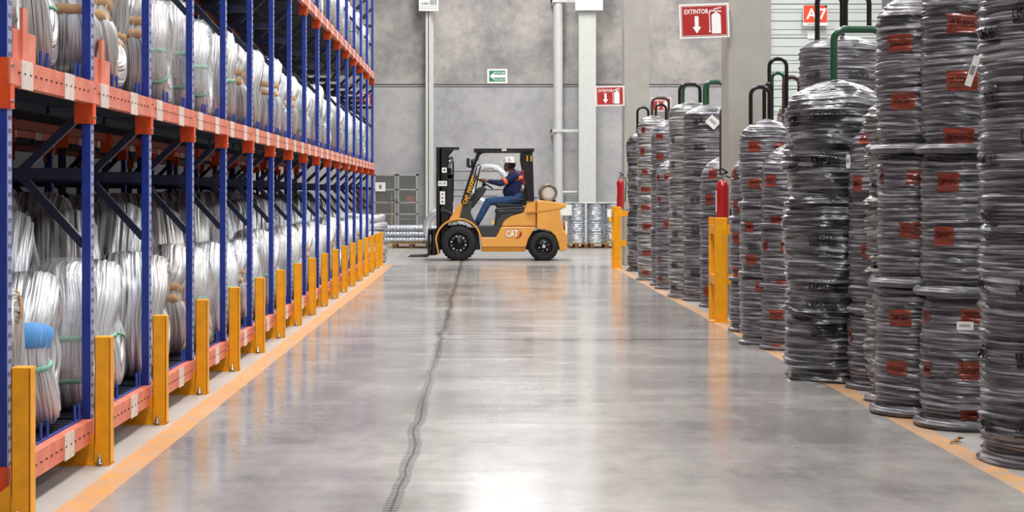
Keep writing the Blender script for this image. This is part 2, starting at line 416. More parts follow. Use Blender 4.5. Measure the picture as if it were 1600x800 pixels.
# ------------------------------------------------------------------ signs
def ext_sign(px, py, wpx, s, rot, label, back=.0, group=None, ry=0):
    Y = F/s; x = wx(px, Y); z = wz(py, Y)
    W, Hh = .515, .355
    o = thing('extinguisher_sign', label, 'sign', (x, Y, z), rot, group); o.rotation_euler[1] = ry
    mb = MB(); mb.box(-W/2, W/2, 0, .008, -Hh/2, Hh/2); mb.build('sign_plate', 'sign_white', o)
    mb = MB(); mb.plate(-W/2+.018, W/2-.018, -Hh/2+.018, Hh/2-.018, -.002); 
    mb.mi = 1
    b = .024
    for (a0, a1, c0, c1) in ((-W/2+b, W/2-b, Hh/2-b-.004, Hh/2-b), (-W/2+b, W/2-b, -Hh/2+b, -Hh/2+b+.004), (-W/2+b, -W/2+b+.004, -Hh/2+b, Hh/2-b), (W/2-b-.004, W/2-b, -Hh/2+b, Hh/2-b)):
        mb.plate(a0, a1, c0, c1, -.004)
    mb.text('EXTINTOR', -.205, .075, .048, -.004, w=.25)
    # arrow
    mb.flat([(-.10,.05),(-.06,.05),(-.06,-.06),(-.035,-.06),(-.08,-.13),(-.125,-.06),(-.10,-.06)], -.004)
    # extinguisher pictogram
    mb.flat([(.075,-.135),(.17,-.135),(.17,.05),(.158,.068),(.14,.075),(.105,.075),(.087,.068),(.075,.05)], -.004)
    mb.flat([(.11,.075),(.135,.075),(.135,.10),(.11,.10)], -.004)
    mb.flat([(.06,.098),(.175,.085),(.178,.098),(.135,.105),(.065,.11)], -.004)
    mb.flat([(.10,.112),(.18,.128),(.178,.138),(.098,.122)], -.004)
    mb.flat([(.05,.102),(.068,.108),(.068,.09),(.058,.085),(.058,-.09),(.064,-.12),(.044,-.12),(.05,-.09)], -.004)
    mb.build('sign_print', ['sign_red', 'sign_white'], o)
    mb = MB()
    if back: mb.box(W/2-.03, W/2+back, .008, .02, -.1, .1); mb.build('bracket', 'steel', o)
    else:
        mb.box(-.05, .05, .008, .02, -.04, .04); mb.build('bracket', 'steel', o)
    return o
ext_sign(1100.5, 32.5, 79, 151, 0, 'large red EXTINTOR sign on the near grey column, arrow pointing down', .02, ry=-.035)
ext_sign(953, 150, 45, 87.5, 0, 'smaller red EXTINTOR sign on the far grey column above the extinguisher post', .02, ry=-.02)
ext_sign(1033, 163, 40, 59.9, 0, 'red extinguisher sign half hidden behind the stacks right of the far column')
ext_sign(567, 155, 20, 59.9, 0, 'red extinguisher sign on the back wall seen between the rack posts')
# exit route sign
Y = WY-.02; o = thing('exit_route_sign', 'green and white arrow sign on the back wall above the concrete joint', 'sign', (wx(777, Y), Y, wz(119, Y)))
mb = MB(); mb.box(-.265, .265, 0, .012, -.19, .19); mb.build('sign_plate', 'sign_white', o)
mb = MB(); mb.plate(-.215, .215, -.145, .145, -.002); mb.mi = 1
mb.flat([(-.20,0),(-.09,.095),(-.09,.04),(.21,.04),(.21,-.04),(-.09,-.04),(-.09,-.095)], -.004)
mb.text('RUTA DE', -.08, .065, .05, -.004, w=.28); mb.text('EVACUACION', -.08, -.118, .05, -.004, w=.29)
mb.mi = 0; mb.build('sign_print', ['sign_green', 'sign_white'], o)
# A 7 sign in front of the door
Y = WY-.3; o = thing('bay_sign', 'orange A 7 sign with white letters in front of the white shutter door', 'sign', (wx(1274, Y), Y, wz(24, Y)))
mb = MB(); mb.box(-.32, .32, 0, .012, -.27, .27); mb.box(-.02, .02, .012, .22, .1, .14); mb.build('sign_plate', 'sign_white', o)
mb = MB(); mb.plate(-.31, .31, -.19, .265, -.002); mb.mi = 1
mb.text('A', -.24, -.09, .27, -.004); mb.text('7', .1, -.09, .27, -.004); mb.mi = 2
mb.flat([(.2,.265),(.31,.265),(.31,.19)], -.004); mb.text('ANDEN', -.22, -.245, .03, -.004, w=.25)
mb.build('sign_print', ['sign_orange', 'sign_white', 'ink'], o)
mb = MB(); mb.box(-.14,.14,0,.01,-.1,.1); o = tag(mb.build('paper_notice', 'paper', loc=(wx(1270, WY-.1), WY-.1, wz(55, WY))), 'small white notice below the orange A 7 sign on the shutter', 'notice')
# aisle placards at the top of two wall columns
def placard(x0, x1, ybot, Y, label, barcode):
    o = thing('column_placard', label, 'sign', (wx((x0+x1)/2, Y), Y, wz(ybot, Y)))
    w = (x1-x0)/2*Y/F; mb = MB(); mb.box(-w, w, 0, .02, 0, .9); mb.box(-.03, .03, .02, .12, .3, .5); mb.build('sign_plate', 'sign_white', o)
    if barcode:
        mb = MB(); mb.text('A-0001', -w*.75, .155, .075, -.003, w=w*.75)
        for k in range(16):
            if k in (3, 7, 11): continue
            x = w*.12+k*w*.044; mb.plate(x, x+w*.02*(1+(k*7)%3*.4), .15, .28, -.003)
        mb.plate(-w*.95, w*.95, .10, .108, -.003); mb.plate(-w*.9, w*.9, .055, .062, -.003)
        mb.flat([(w*.72,.40),(w*.98,.40),(w*.98,.30)], -.003); mb.build('sign_print', 'ink', o)
placard(654.5, 685, 17, 40.75, 'white placard with barcode and dark print on the slim wall post', True)
placard(899, 942, 16, 40.6, 'plain white placard at the top of the wide pale column by the pipe', False)

# ------------------------------------------------------------------ pallet rack
S = 1.304; Y0 = 6.10; NF = 17
FX = -1.84; BX = -3.05
TIERS = (.21, 1.805, 3.36)       # beam tops
BH = .105
def make_rack(label, FX, BX, detail=True, mirror=False):
    rk = thing('pallet_rack', label, 'rack', (FX, Y0, 0))
    dx = BX-FX
    # frames
    def brace_mesh(c):
        mb = MB(); mb.box(-.03, dx+.03, .012, .042, c-.026, c+.026)
        for (xa, xb) in ((-.04, dx*.28),):
            mb.bar((xa, .027, c+.295), (xb, .027, c+.01), .038, .028); mb.bar((xa, .027, c-.34), (xb, .027, c-.01), .038, .028)
        return mb
    def post_mesh(sgn):
        mb = MB(); x = 0 if sgn > 0 else dx
        mb.box(x-.003*sgn, x-.043*sgn, 0, .005, 0, 5.6); mb.box(x-.003*sgn, x-.043*sgn, .05, .055, 0, 5.6)
        mb.mi = 1; mb.box(x, x-.003*sgn, 0, .055, 0, 5.6); mb.mi = 2
        if sgn > 0:
            for k in range(110):
                z = .06+k*.05
                mb.box(x+.0015, x, .012, .019, z, z+.018); mb.box(x+.0015, x, .036, .043, z, z+.018)
        return mb
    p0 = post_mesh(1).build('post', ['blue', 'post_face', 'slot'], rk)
    p1 = post_mesh(-1).build('post', ['dark_blue', 'dark_blue', 'slot'], rk)  # rear posts take a darker blue, the shade at the back painted in
    for c in (1.37, 2.77, 4.17): brace_mesh(c).build('cross_brace', 'brace_blue', p0)
    mb = MB(); mb.box(.03, -.09, -.01, .075, .0, .012); mb.build('foot_plate', 'dark_blue', p0)
    for k in range(1, NF):
        for p_ in (p0, p1): c = copy_tree(p_, rk); c.location = (0, k*S, 0)
    # beams
    def beam(front):
        mb = MB(); x = 0 if front else dx; s = 1 if front else -1
        xa, xb = (x+.012, x-.035) if front else (x+.035, x-.012)
        mb.box(xa, xb, .057, S-.002, -BH, 0)
        mb.mi = 1
        if front:
            for fy in (.22, .87):
                mb.box(xa+.002, xa-.002, fy-.08, fy+.08, -BH-.008, .002)
        mb.mi = 2
        for k in range(15):
            y = .10+k*.078
            if front: mb.box(xa+.0035, xa-.001, y, y+.022, -.055, -.049)
        return mb
    def conn(front):
        mb = MB(); x = 0 if front else dx; s = 1 if front else -1
        mb.box(x+.010*s, x-.078*s, -.005, -.001, -.20, .0)
        mb.box(x+.010*s, x+.002*s, -.005, .057, -.20, -BH*.98); mb.mi = 1; mb.box(x+.0115*s, x+.002*s, -.005, .057, -BH*.98, .0)
        mb.mi = 2
        for z in (-.17, -.03): mb.cyl((x+.01*s, .018, z), (x+.020*s, .018, z), .007, 8)
        return mb
    def deck():
        mb = MB(); 
        for k in range(16):
            y = .09+k*.0765; mb.box(-.035, dx+.035, y, y+.048, -.045, -.004)
        mb.box(dx*.5-.03, dx*.5+.03, .08, S, -.085, -.045)
        return mb
    def pins():
        mb = MB()
        mb.box(-.051, -.039, .07, 1.29, -.004, .006)
        for y in (.10, .20, .62, .72, 1.18, 1.26): mb.cyl((-.045, y, -.004), (-.045, y, .080), .007, 8)
        return mb
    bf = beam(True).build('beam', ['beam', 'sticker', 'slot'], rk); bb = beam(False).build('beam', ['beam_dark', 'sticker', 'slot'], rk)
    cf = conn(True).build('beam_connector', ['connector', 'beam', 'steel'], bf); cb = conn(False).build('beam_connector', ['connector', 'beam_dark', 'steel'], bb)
    dk = deck().build('shelf_deck', 'deck', rk)
    if detail: pins().build('stop_pins', 'pin', dk)
    first = True
    for ti, z in enumerate(TIERS if detail else TIERS[:3]):
        for k in range(NF-1):
            for o in (bf, bb, dk):
                if first: c = o
                else: c = copy_tree(o, rk)
                c.location = (0, k*S, z)
            first = False
        # connectors on the last frame
        c = cf.copy(); COL.objects.link(c); c.parent = rk; c.location = (0, (NF-1)*S, z)
    if detail:
        for k in (0, 1):
            mb = MB(); mb.box(-.06, -.02, .10, .42, 1.81, 1.90); mb.box(-.02, -.01, .10, .42, 1.80, 1.93); mb.box(-.01, .004, .19, .25, 1.79, 2.02)
            c = mb.build('stop_bracket', 'beam', rk); c.location = (0, k*S, 0)
    return rk
make_rack('long blue and orange storage rack full of wire coils along the aisle', FX, BX)
make_rack('second blue rack standing in shadow behind the aisle rack', -3.45, -4.6, detail=False)

# yellow post protectors
def make_protector():
    o = thing('post_protector', '', 'post protector', (0,0,0))
    mb = MB(); mb.box(-.075, 0, 0, .008, 0, .60); mb.box(-.008, 0, 0, .075, 0, .60); mb.box(-.075, -.067, 0, .05, .1, .60); mb.box(-.075,0,0,.075,.595,.603)
    mb.build('upright_guard', 'yellow', o, bevel=.003)
    mb = MB(); mb.prism([(-.34,.0),(-.005,.0),(-.005,.155),(-.075,.155),(-.12,.12),(-.34,.03)], .008, .016); mb.box(-.34, 0, -.004, .09, 0, .010); mb.build('foot', 'yellow', o)
    mb = MB(); mb.lathe([(.02,0.01),(.02,.014),(.011,.014),(.011,.03),(.006,.03),(.006,.05),(0,.05)], (-.05,-.0,0), n=8); mb.build('anchor_bolt', 'steel', o)
    return o
ords = ['first','second','third','fourth','fifth','sixth','seventh','eighth','ninth','tenth','eleventh','twelfth','thirteenth','fourteenth','fifteenth','sixteenth','seventeenth']
p0 = make_protector()
for k in range(NF):
    o = p0 if k == 0 else copy_tree(p0)
    o.location = (-1.735, Y0+k*S-.06, 0)
    tag(o, 'yellow steel protector bolted before the %s rack post counted from the left' % ords[k], 'post protector', 'yellow protectors along the rack')
# end-of-aisle guard
Yg = 27.9; o = thing('rack_end_guard', 'yellow guard post with short side rails beyond the last rack post', 'guard', (wx(595, Yg), Yg, 0))
mb = MB(); mb.box(-.035, .035, 0, .07, 0, .6); mb.box(-.07, .07, -.04, .11, 0, .012); mb.build('post', 'yellow', o, bevel=.004)
for z in (.42, .14):
    mb = MB(); mb.box(-.26, -.035, .015, .055, z, z+.1); mb.build('rail', 'yellow', o)

# ------------------------------------------------------------------ wire coils in the rack
def coil_mesh(ry, rz, thick, width, seed, pinch=(), nu=84, nv=112, jag=.008):
    """ring around the x axis, strands running round it; returns MB with uv and a section function"""
    R = random.Random(seed)
    keys = [[R.uniform(-1, 1) for _ in range(nv)] for _ in range(6)]
    def section(u, v, grow=0):
        a = 2*PI*u; k = (u*6) % 6; i0 = int(k) % 6; i1 = (i0+1) % 6; f = k-int(k); f = f*f*(3-2*f)
        vi = int(v*nv) % nv
        off = (keys[i0][vi]*(1-f)+keys[i1][vi]*f)*jag
        sc = 1
        for (pu, pa) in pinch:
            d = min(abs(u-pu), 1-abs(u-pu)); sc -= pa*math.exp(-(d/.045)**2)
        bulge = 1+.10*noise.noise((math.cos(a)*1.3+seed, math.sin(a)*1.3, seed*.7))
        w = width*sc*bulge; th = thick*(.5+.5*sc)
        b = 2*PI*v; cx, cr = math.cos(b), math.sin(b)
        ex = .62
        px = math.copysign(abs(cx)**ex, cx)*(w/2+off+grow); pr = math.copysign(abs(cr)**ex, cr)*(th/2+off+grow)
        # outer edges round off
        cY, cZ = ry-thick/2, rz-thick/2
        sag = 1-.10*max(0, -math.sin(a))**2
        lx = .03*noise.noise((math.cos(a)+seed*3, math.sin(a), 2.2))
        return ((px+lx), math.cos(a)*sag*(cY+pr), math.sin(a)*(cZ+pr))
    mb = MB(); vs = [section(i/nu, j/nv) for i in range(nu) for j in range(nv)]
    fs = []; uv = []
    for i in range(nu):
        for j in range(nv):
            i2 = (i+1) % nu; j2 = (j+1) % nv
            fs.append((i*nv+j, i*nv+j2, i2*nv+j2, i2*nv+j))
            uv.append(((i/nu, j/nv), (i/nu, (j+1)/nv), ((i+1)/nu, (j+1)/nv), ((i+1)/nu, j/nv)))
    mb.add(vs, fs, True); mb.uv = uv
    return mb, section
def strap_mesh(section, u0, wid, grow=.007, n=40, ry=.3):
    mb = MB(); vs = []
    us = (u0-wid, u0-wid*.9, u0+wid*.9, u0+wid); gs = (grow*.2, grow, grow, grow*.2)
    for u, gr in zip(us, gs):
        for j in range(n): 
            vs.append(section(u % 1, j/n, gr))
    fs = [(i*n+j, i*n+(j+1)%n, (i+1)*n+(j+1)%n, (i+1)*n+j) for i in range(3) for j in range(n)]
    mb.add(vs, fs, True); return mb
def shell_mesh(section, grow=.02, nu=48, nv=30, seed=1):
    mb = MB(); vs = []
    for i in range(nu):
        for j in range(nv):
            p = section(i/nu, j/nv, grow); q = Vector(p); d = noise.noise(q*9+Vector((seed,0,0)))*.014
            vs.append((p[0]+d, p[1]*(1+d), p[2]*(1+d)))
    mb.add(vs, [(i*nv+j, i*nv+(j+1)%nv, ((i+1)%nu)*nv+(j+1)%nv, ((i+1)%nu)*nv+j) for i in range(nu) for j in range(nv)], True)
    return mb
DESC = {'brown': 'brown-strapped wire coil', 'green': 'green-tied bright wire coil', 'film': 'film-wrapped wire coil', 'plain': 'bare galvanised wire coil', 'blue': 'blue-banded wire coil', 'big': 'large bright wire coil', 'bigfilm': 'large film-wrapped wire coil'}
def make_coil(kind, seed, size=1.0):
    big = kind.startswith('big')
    ry, rz, th, w = (.56, .45, .24, .52) if big else (.305*size, .345*size, .19, .34)
    pin = {'brown': [(.472, .25), (.72, .15), (.947, .2)], 'green': [(.5, .2), (.02, .2)], 'film': [(.5, .12)], 'plain': [(.5, .15), (.9, .1)], 'blue': [(.5, .15), (.04, .2)], 'big': [(.5, .06)], 'bigfilm': []}[kind]
    mb, sec = coil_mesh(ry, rz, th, w, seed, pin, nu=96 if big else 84, nv=150 if big else 112, jag=.010 if big else .008)
    t = thing('wire_coil', DESC[kind], 'wire coil', (0, 0, -100))
    o = mb.build('wire_bundle', 'wire' if seed % 2 else 'wire_warm', t); o.location = (0, 0, rz+.005)
    def part(m, name, mt):
        c = m.build(name, mt, t); c.location = (0, 0, rz+.005)
        if mt == 'cardboard': c['label'] = 'brown cardboard strap'
    if kind == 'brown':
        for u0 in (.455, .49, .72, .93, .965): part(strap_mesh(sec, u0, .012), 'strap', 'cardboard')
        part(strap_mesh(sec, .2, .012), 'strap', 'cardboard')
    if kind in ('green', 'film', 'big'):
        for u0 in ((.52, .95) if kind != 'film' else (.5, .6)): part(strap_mesh(sec, u0, .006, .008), 'strap', 'green_strap')
    if kind == 'blue':
        part(strap_mesh(sec, .46, .026, .009), 'band', 'blue_strap'); part(strap_mesh(sec, .53, .006, .008), 'strap', 'green_strap')
    if kind in ('film', 'bigfilm'): part(shell_mesh(sec, seed=seed), 'plastic_wrap', 'film')
    t['_rz'] = rz
    return t
PROTO = {}
for kd, sd in (('brown', 11), ('brown', 24), ('green', 33), ('film', 42), ('film', 55), ('plain', 61), ('plain', 72), ('blue', 83), ('green', 96), ('big', 105), ('big', 112), ('bigfilm', 121)):
    PROTO.setdefault(kd, []).append(make_coil(kd, sd))
USED = set()
def place_coil(kind, loc, rz, label, group, sc=(1,1,1), tilt=0):
    ps = PROTO[kind]; p = ps[rnd.randrange(len(ps))]
    if p.name in USED: o = copy_tree(p)
    else: o = p; USED.add(p.name)
    o.location = loc; o.rotation_euler = (tilt, 0, rz); o.scale = sc
    tag(o, label, 'wire coil', group); return o
def o_(n): return ords[n]
fixed = {(0,0,0): 'brown', (0,0,1): 'blue', (0,1,0): 'film', (0,1,1): 'green', (0,2,0): 'plain', (0,2,1): 'green', (0,3,0): 'brown', (0,3,1): 'film',
         (0,4,0): 'plain', (0,4,1): 'film', (1,0,0): 'film', (1,0,1): 'green', (1,1,0): 'brown', (1,1,1): 'brown', (1,2,0): 'brown', (1,2,1): 'film', (1,3,0): 'film',
         (1,3,1): 'film', (1,4,0): 'plain', (1,4,1): 'green', (1,5,0): 'brown', (1,6,0): 'brown', (1,7,1): 'brown', (0,8,0): 'blue'}
LV = ['lower', 'middle', 'top']
for ti in range(3):
    z = TIERS[ti]+.002
    for bk in range(NF-1):
        yb = Y0+bk*S+.08
        for j in range(2):
            kd = fixed.get((ti, bk, j)) or rnd.choice(['film', 'film', 'plain', 'green', 'brown', 'brown'])
            a = rnd.uniform(.02, .30)
            s = rnd.uniform(.93, 1.03); sz = s*rnd.uniform(1.0, 1.12) if ti else s*rnd.uniform(.98, 1.08)
            wX = rnd.uniform(.82, 1.0)
            place_coil(kd, (-1.905-.17*wX-rnd.uniform(0, .03), yb+.305+j*.612, z), a,
                '%s, %s rack level, %s bay from the left, %s aisle coil' % (DESC[kd], LV[ti], o_(bk), 'nearer' if j == 0 else 'farther'),
                'wire coils at the aisle on the %s level' % LV[ti], (wX, .96*s, sz))
        if ti < 2 or bk > 3:  # unseen top-level coils in the nearer bays added to shade the shelves below
            for r_ in range(2):
                kd = 'bigfilm' if rnd.random() < .22 else 'big'
                place_coil(kd, (-2.58-r_*.5+.03, yb+.60, z), rnd.uniform(.16, .30),
                    '%s, %s rack level, %s bay from the left, %s row' % (DESC[kd], LV[ti], o_(bk), 'second' if r_ == 0 else 'rearmost'),
                    'wire coils deep in the %s level' % LV[ti], (.92, .98, (1.10+.08*r_ if ti == 0 else .95)*rnd.uniform(.96, 1.04)))
for bk in range(12):
    for r_ in range(1):
        place_coil('big', (-3.95, Y0+bk*S+.68, TIERS[0]+.002), 0, 'large wire coil in the shadowed rear rack, %s bay from the left' % o_(bk), 'wire coils in the rear rack', (1,1,1.18))
for ps in PROTO.values():
    for p in ps:
        if p.name not in USED:
            for ch in list(p.children): bpy.data.objects.remove(ch)
            bpy.data.objects.remove(p)
for o in COL.objects:
    if '_rz' in o: del o['_rz']
# paper tags tied on rack coils
for (px, py, w, h, Y, lab) in ((36, 352, .09, .07, 8.6, 'white paper tag with green triangle on a coil behind the first rack bay'),):
    o = thing('paper_tag', lab, 'tag', (-2.26, 6.55, 0.0)); 
    o.location = (wx(px, 6.75), 6.42, wz(py, 6.42)); o.rotation_euler = (-.35, 0, .1)
    mb = MB(); mb.box(-.035, .035, 0, .002, -.03, .03); mb.build('card', 'paper', o)
    mb = MB(); mb.flat([(-.03,.02),(.02,.0),(-.02,-.022)], -.001); mb.build('print', 'sign_green', o)

# ------------------------------------------------------------------ film-wrapped packs on the right
def pack_fn(r, z0, z1, seed, top, bulk=1.0, lump=.0):
    hh = z1-z0
    def R(th, z):
        c, s = math.cos(th), math.sin(th)
        q = noise.noise((c*1.1+seed, s*1.1, z*2.2))
        ph = noise.noise((c*.8+seed*2, s*.8, z*4))*2.2+(c*.5+s*.3)*2
        lay = abs(math.sin(PI*z/.040+ph+seed))
        lay2 = abs(math.sin(PI*z/.021+ph*2))
        w = noise.noise((c*1.3, s*1.3+seed, z*27))
        w2 = noise.noise((c*3.0+seed, s*3.0, z*52+c*3))
        rr = r-.022 + .008*bulk*(1-lay)**1.5 + .007*(1-lay2) + .012*bulk*w + .007*w2 + .012*q + lump*noise.noise((c*2+seed, s*2, z*7))
        d0 = z-z0; d1 = z1-z
        rr += .016*math.exp(-(d0/.022)**2)                     # gathered film at the foot
        rr -= .022*math.exp(-((d0-.065)/.03)**2)
        if top == 'dome': rr *= math.sqrt(max(0.02, 1-max(0, (1-d1/.15))**2.2*.85)) if d1 < .15 else 1
        elif top == 'slope': rr *= math.sqrt(max(0.02, 1-max(0, (1-d1/.24))**2*.9)) if d1 < .24 else 1
        else:
            rr -= .02*math.exp(-(d1/.03)**2)
        return rr
    return R
PACKN = [0]
def make_pack(cx, cy, r, z0, z1, seed, top, matname, label, group, labels=(), ring=True, tagpos=None, lump=0, bulk=1, foot=False):
    t = thing('wrapped_wire_pack', label, 'wire pack', (cx, cy, z0), 0, group)
    R = pack_fn(r, z0, z1, seed, top, bulk, lump)
    far = cy > 17
    n = 72 if far else 112; dz = .009 if far else .0055
    k = max(12, int((z1-z0)/dz)); vs = []
    cup = top in ('dome', 'slope')
    zs = [z0+(z1-z0)*i/k for i in range(k+1)]
    for z in zs:
        for j in range(n):
            a = 2*PI*j/n; rr = R(a, z); zz = z-z0
            vs.append((rr*math.cos(a), rr*math.sin(a), zz))
    fs = [(i*n+j, i*n+(j+1)%n, (i+1)*n+(j+1)%n, (i+1)*n+j) for i in range(k) for j in range(n)]
    mb = MB(); mb.add(vs, fs, True)
    top0 = k*n; cap = []
    for q, f in enumerate((.8, .55, .3, .02)):
        for j in range(n):
            x, y, zz = vs[top0+j]; a = 2*PI*j/n
            cap.append((x*f, y*f, zz+(.03 if cup else 0)*(1-f)+.012*noise.noise((x*f*9+seed, y*f*9, q))))
    ring0 = [vs[top0+j] for j in range(n)]
    mb.add(ring0+cap, [(i*n+j, i*n+(j+1)%n, (i+1)*n+(j+1)%n, (i+1)*n+j) for i in range(4) for j in range(n)], True)
    mb.build('wrapped_wire', matname, t)
    if ring:
        mb = MB(); rr = r+.004 if foot else r-.014; tr = .025 if foot else .018
        mb.tube([(rr*math.cos(2*PI*j/48), rr*math.sin(2*PI*j/48), tr) for j in range(48)], tr, 10, closed=True)
        mb.build('base_ring', matname, t)
    d = Vector((-cx, -cy)).normalized(); e = Vector((d.y*-1, d.x)); 
    if e.x < 0: e = -e
    s = F/cy; pxc = VX+cx*s
    for (kind, px, py, wpx, hpx) in labels:
        sn = (px-pxc)/(r*s)
        if abs(sn) > .97: sn = math.copysign(.97, sn)
        ph = math.asin(sn); v = d*math.cos(ph)+e*math.sin(ph); th0 = math.atan2(v.y, v.x)
        dth = wpx/s/r; yd = cy-r*math.cos(ph); zc = wz(py, yd); hz = hpx*yd/F
        if zc-hz/2 < z0+.005 or zc+hz/2 > z1-.005: continue
        sg = 1                      # image right = increasing theta towards e
        vR = d*math.cos(ph+.05)+e*math.sin(ph+.05)
        dd = math.atan2(vR.y, vR.x)-th0
        dd = (dd+PI) % (2*PI)-PI; sg = 1 if dd > 0 else -1
        def P(a, b, off):           # a,b in -.5..+.5 across / up
            th = th0+sg*a*dth; z = zc+b*hz; rr = R(th, z)+off
            return (rr*math.cos(th), rr*math.sin(th), z-z0)
        m2 = MB()
        if kind == 'orange':
            nx, nz = 12, 14; g_ = []
            for i in range(nz+1):
                for j in range(nx+1):
                    ed = .03*noise.noise((i*.9, j*3.1+seed, 1))
                    g_.append(P(j/nx-.5, (i/nz-.5)*(1+ed), .0035))
            m2.add(g_, [(i*(nx+1)+j, i*(nx+1)+j+1, (i+1)*(nx+1)+j+1, (i+1)*(nx+1)+j) if sg > 0 else ((i+1)*(nx+1)+j, (i+1)*(nx+1)+j+1, i*(nx+1)+j+1, i*(nx+1)+j) for i in range(nz) for j in range(nx)], True)
            tv, tf = text_data('DEACERO'); m2.mi = 1
            x0 = min(v_[0] for v_ in tv); x1 = max(v_[0] for v_ in tv); h1 = max(v_[1] for v_ in tv)
            m2.add([P((a-x0)/(x1-x0)*.8-.4, b_/h1*.34-.12, .0065) for a, b_ in tv], tf, False)
            m2.build('printed_label', ['print_orange', 'print_orange_ink'], t)
        else:
            tv, tf = text_data('DEACERO')
            x0 = min(v_[0] for v_ in tv); x1 = max(v_[0] for v_ in tv); h1 = max(v_[1] for v_ in tv)
            m2.add([P((a-x0)/(x1-x0)-.5, b_/h1*.56-.26, .013) for a, b_ in tv], tf, False)
            m2.add([P((a-x0)/(x1-x0)*.8-.35, b_/h1*.16+.36, .013) for a, b_ in tv], tf, False)
            nx = 10
            for (b0, b1) in ((-.5, -.32),):
                g_ = [P(j/nx-.5, bb, .009) for bb in (b0, (b0+b1)/2, b1) for j in range(nx+1)]
                m2.add(g_, [(i*(nx+1)+j, i*(nx+1)+j+1, (i+1)*(nx+1)+j+1, (i+1)*(nx+1)+j) for i in range(2) for j in range(nx)], True)
            m2.build('printed_label', 'print_black', t)
    if tagpos:
        px, py, w, h, rot, yoff = tagpos
        sn = max(-.97, min(.97, (px-pxc)/(r*s))); ph = math.asin(sn); v = d*math.cos(ph)+e*math.sin(ph)
        rr = r+.022; yd = cy-r*math.cos(ph)
        o = MB(); o.box(-w/2, w/2, -.001, .001, -h/2, h/2); o.mi = 1
        for i in range(8): o.plate(-w*.34+i*w*.085, -w*.34+i*w*.085+w*.04, -h*.12, h*.18, -.002)
        c = o.build('paper_tag', ['paper', 'ink'], t)
        c.location = (v.x*rr, v.y*rr, wz(py, yd)-z0); c.rotation_euler = (0, rot, math.atan2(v.y, v.x)+PI/2+yoff); c['label'] = 'white paper tag'
    return t
def hoop(t, cy, x0, x1, ytop, zbase, m, tr=.019, dy=0, yaw=0):
    zbase = t.location[2]+max(v.co.z for v in t.children[0].data.vertices)-.32
    s = F/cy; X0 = wx(x0, cy); X1 = wx(x1, cy); zt = wz(ytop, cy)
    R_ = min(.08, (X1-X0)/2*.9); pts = [(X0, 0, zbase)]
    for k in range(7):
        a = PI-k*PI/12; pts.append((X0+R_+R_*math.cos(a), 0, zt-R_+R_*math.sin(a)))
    for k in range(7):
        a = PI/2-k*PI/12; pts.append((X1-R_+R_*math.cos(a), 0, zt-R_+R_*math.sin(a)))
    pts.append((X1, 0, zbase))
    lx, ly, lz = t.location
    c_, s_ = math.cos(yaw), math.sin(yaw); xm = (X0+X1)/2
    P = [((xm+(x-xm)*c_)-lx, (x-xm)*s_+dy+cy-ly, z-lz) for x, y, z in pts]
    mb = MB(); mb.tube(P, tr, 12); mb.build('carrier_hoop', m, t)
def cols(kind, cs, ys, w, h): return [(kind, c, y, w, h) for c in cs for y in ys]
STK = {}
def stack(key, left, ybase, r, splits, ytop, where, kind='pack', seeds=0, labels=(), tags={}, topstyle='dome', lump=0, bulk=1, foot=False, cxy=None, zmax=None, group=None):
    s = (ybase-VY)/H; cy = F/s; cx = (left-VX)/s+r
    if cxy: cx, cy = cxy; s = F/cy
    zs = [0]+[wz(y, cy-r*.7) for y in splits]+[zmax or wz(ytop, cy-r*.3)]
    nm = len(zs)-1; out = []
    names = {1: ['pack'], 2: ['lower', 'upper'], 3: ['bottom', 'middle', 'top'], 4: ['bottom', 'second', 'third', 'top']}[nm]
    for i in range(nm):
        lab = where.format(names[i]+(' pack' if nm > 1 else ''))
        out.append(make_pack(cx, cy, r, zs[i]+(.003 if i else 0), zs[i+1], seeds+i*3.7+left*.01, topstyle if i == nm-1 else 'flat', kind, lab, group, labels, key not in ('R1', 'R6', 'B1'), tags.get(i), lump, bulk, foot))
    STK[key] = (out, cx, cy, r, zs)
    return out
OR = 'orange'; BL = 'black'
# nearest first
stack('R1', 1530, 720, .33, [365], -420, '{} of black-printed grey wire at the right edge, nearest stack', 'pack', 3, zmax=2.95,
      labels=[(BL,1552,48,44,34),(BL,1550,148,42,34),(BL,1548,247,42,30),(BL,1546,340,40,26),(BL,1540,447,34,26),(BL,1542,556,34,26),(BL,1544,667,32,26),
              (BL,1606,15,44,32),(BL,1622,115,40,32),(BL,1618,210,40,30),(BL,1612,452,44,30),(BL,1612,564,44,30),(BL,1612,674,44,30)],
      tags={1: (1531, 108, .035, .15, .35, .9)}, bulk=1.5)
stack('R2', 1437, 665, .25, [465, 240], -60, '{} of orange-labelled wire in the stack beside the nearest black-printed one', 'pack', 11,
      labels=cols(OR, [1503], [35, 125], 48, 32)+[(OR,1497,214,50,30),(OR,1480,285,38,30),(OR,1473,369,36,30),(OR,1556,285,38,30),(OR,1447,495,17,20),(OR,1520,494,36,22),(OR,1448,580,17,26),(OR,1518,580,40,30),(OR,1530,650,60,16)],
      tags={0: (1508, 509, .085, .045, 0, 0)}, foot=True)
stack('R3', 1367, 645, .25, [450, 240], -6, '{} in the orange-labelled stack with rounded crown left of the two tallest', 'pack', 19,
      labels=[(OR,1406,66,42,28),(OR,1410,157,42,28),(OR,1405,232,40,12),(OR,1374,277,10,24),(OR,1434,277,36,24),(OR,1425,360,40,26),(OR,1424,444,32,20),(OR,1406,498,38,26),(OR,1400,577,36,24)], foot=True)
stack('R4', 1353, 626, .19, [430, 320, 235], 155, '{} of the narrow lumpy silver stack wedged behind the rounded orange-labelled stack', 'pack_silver', 27, lump=.05, bulk=1.8,
      labels=[(BL,1365,290,18,18),(BL,1365,418,16,16)])
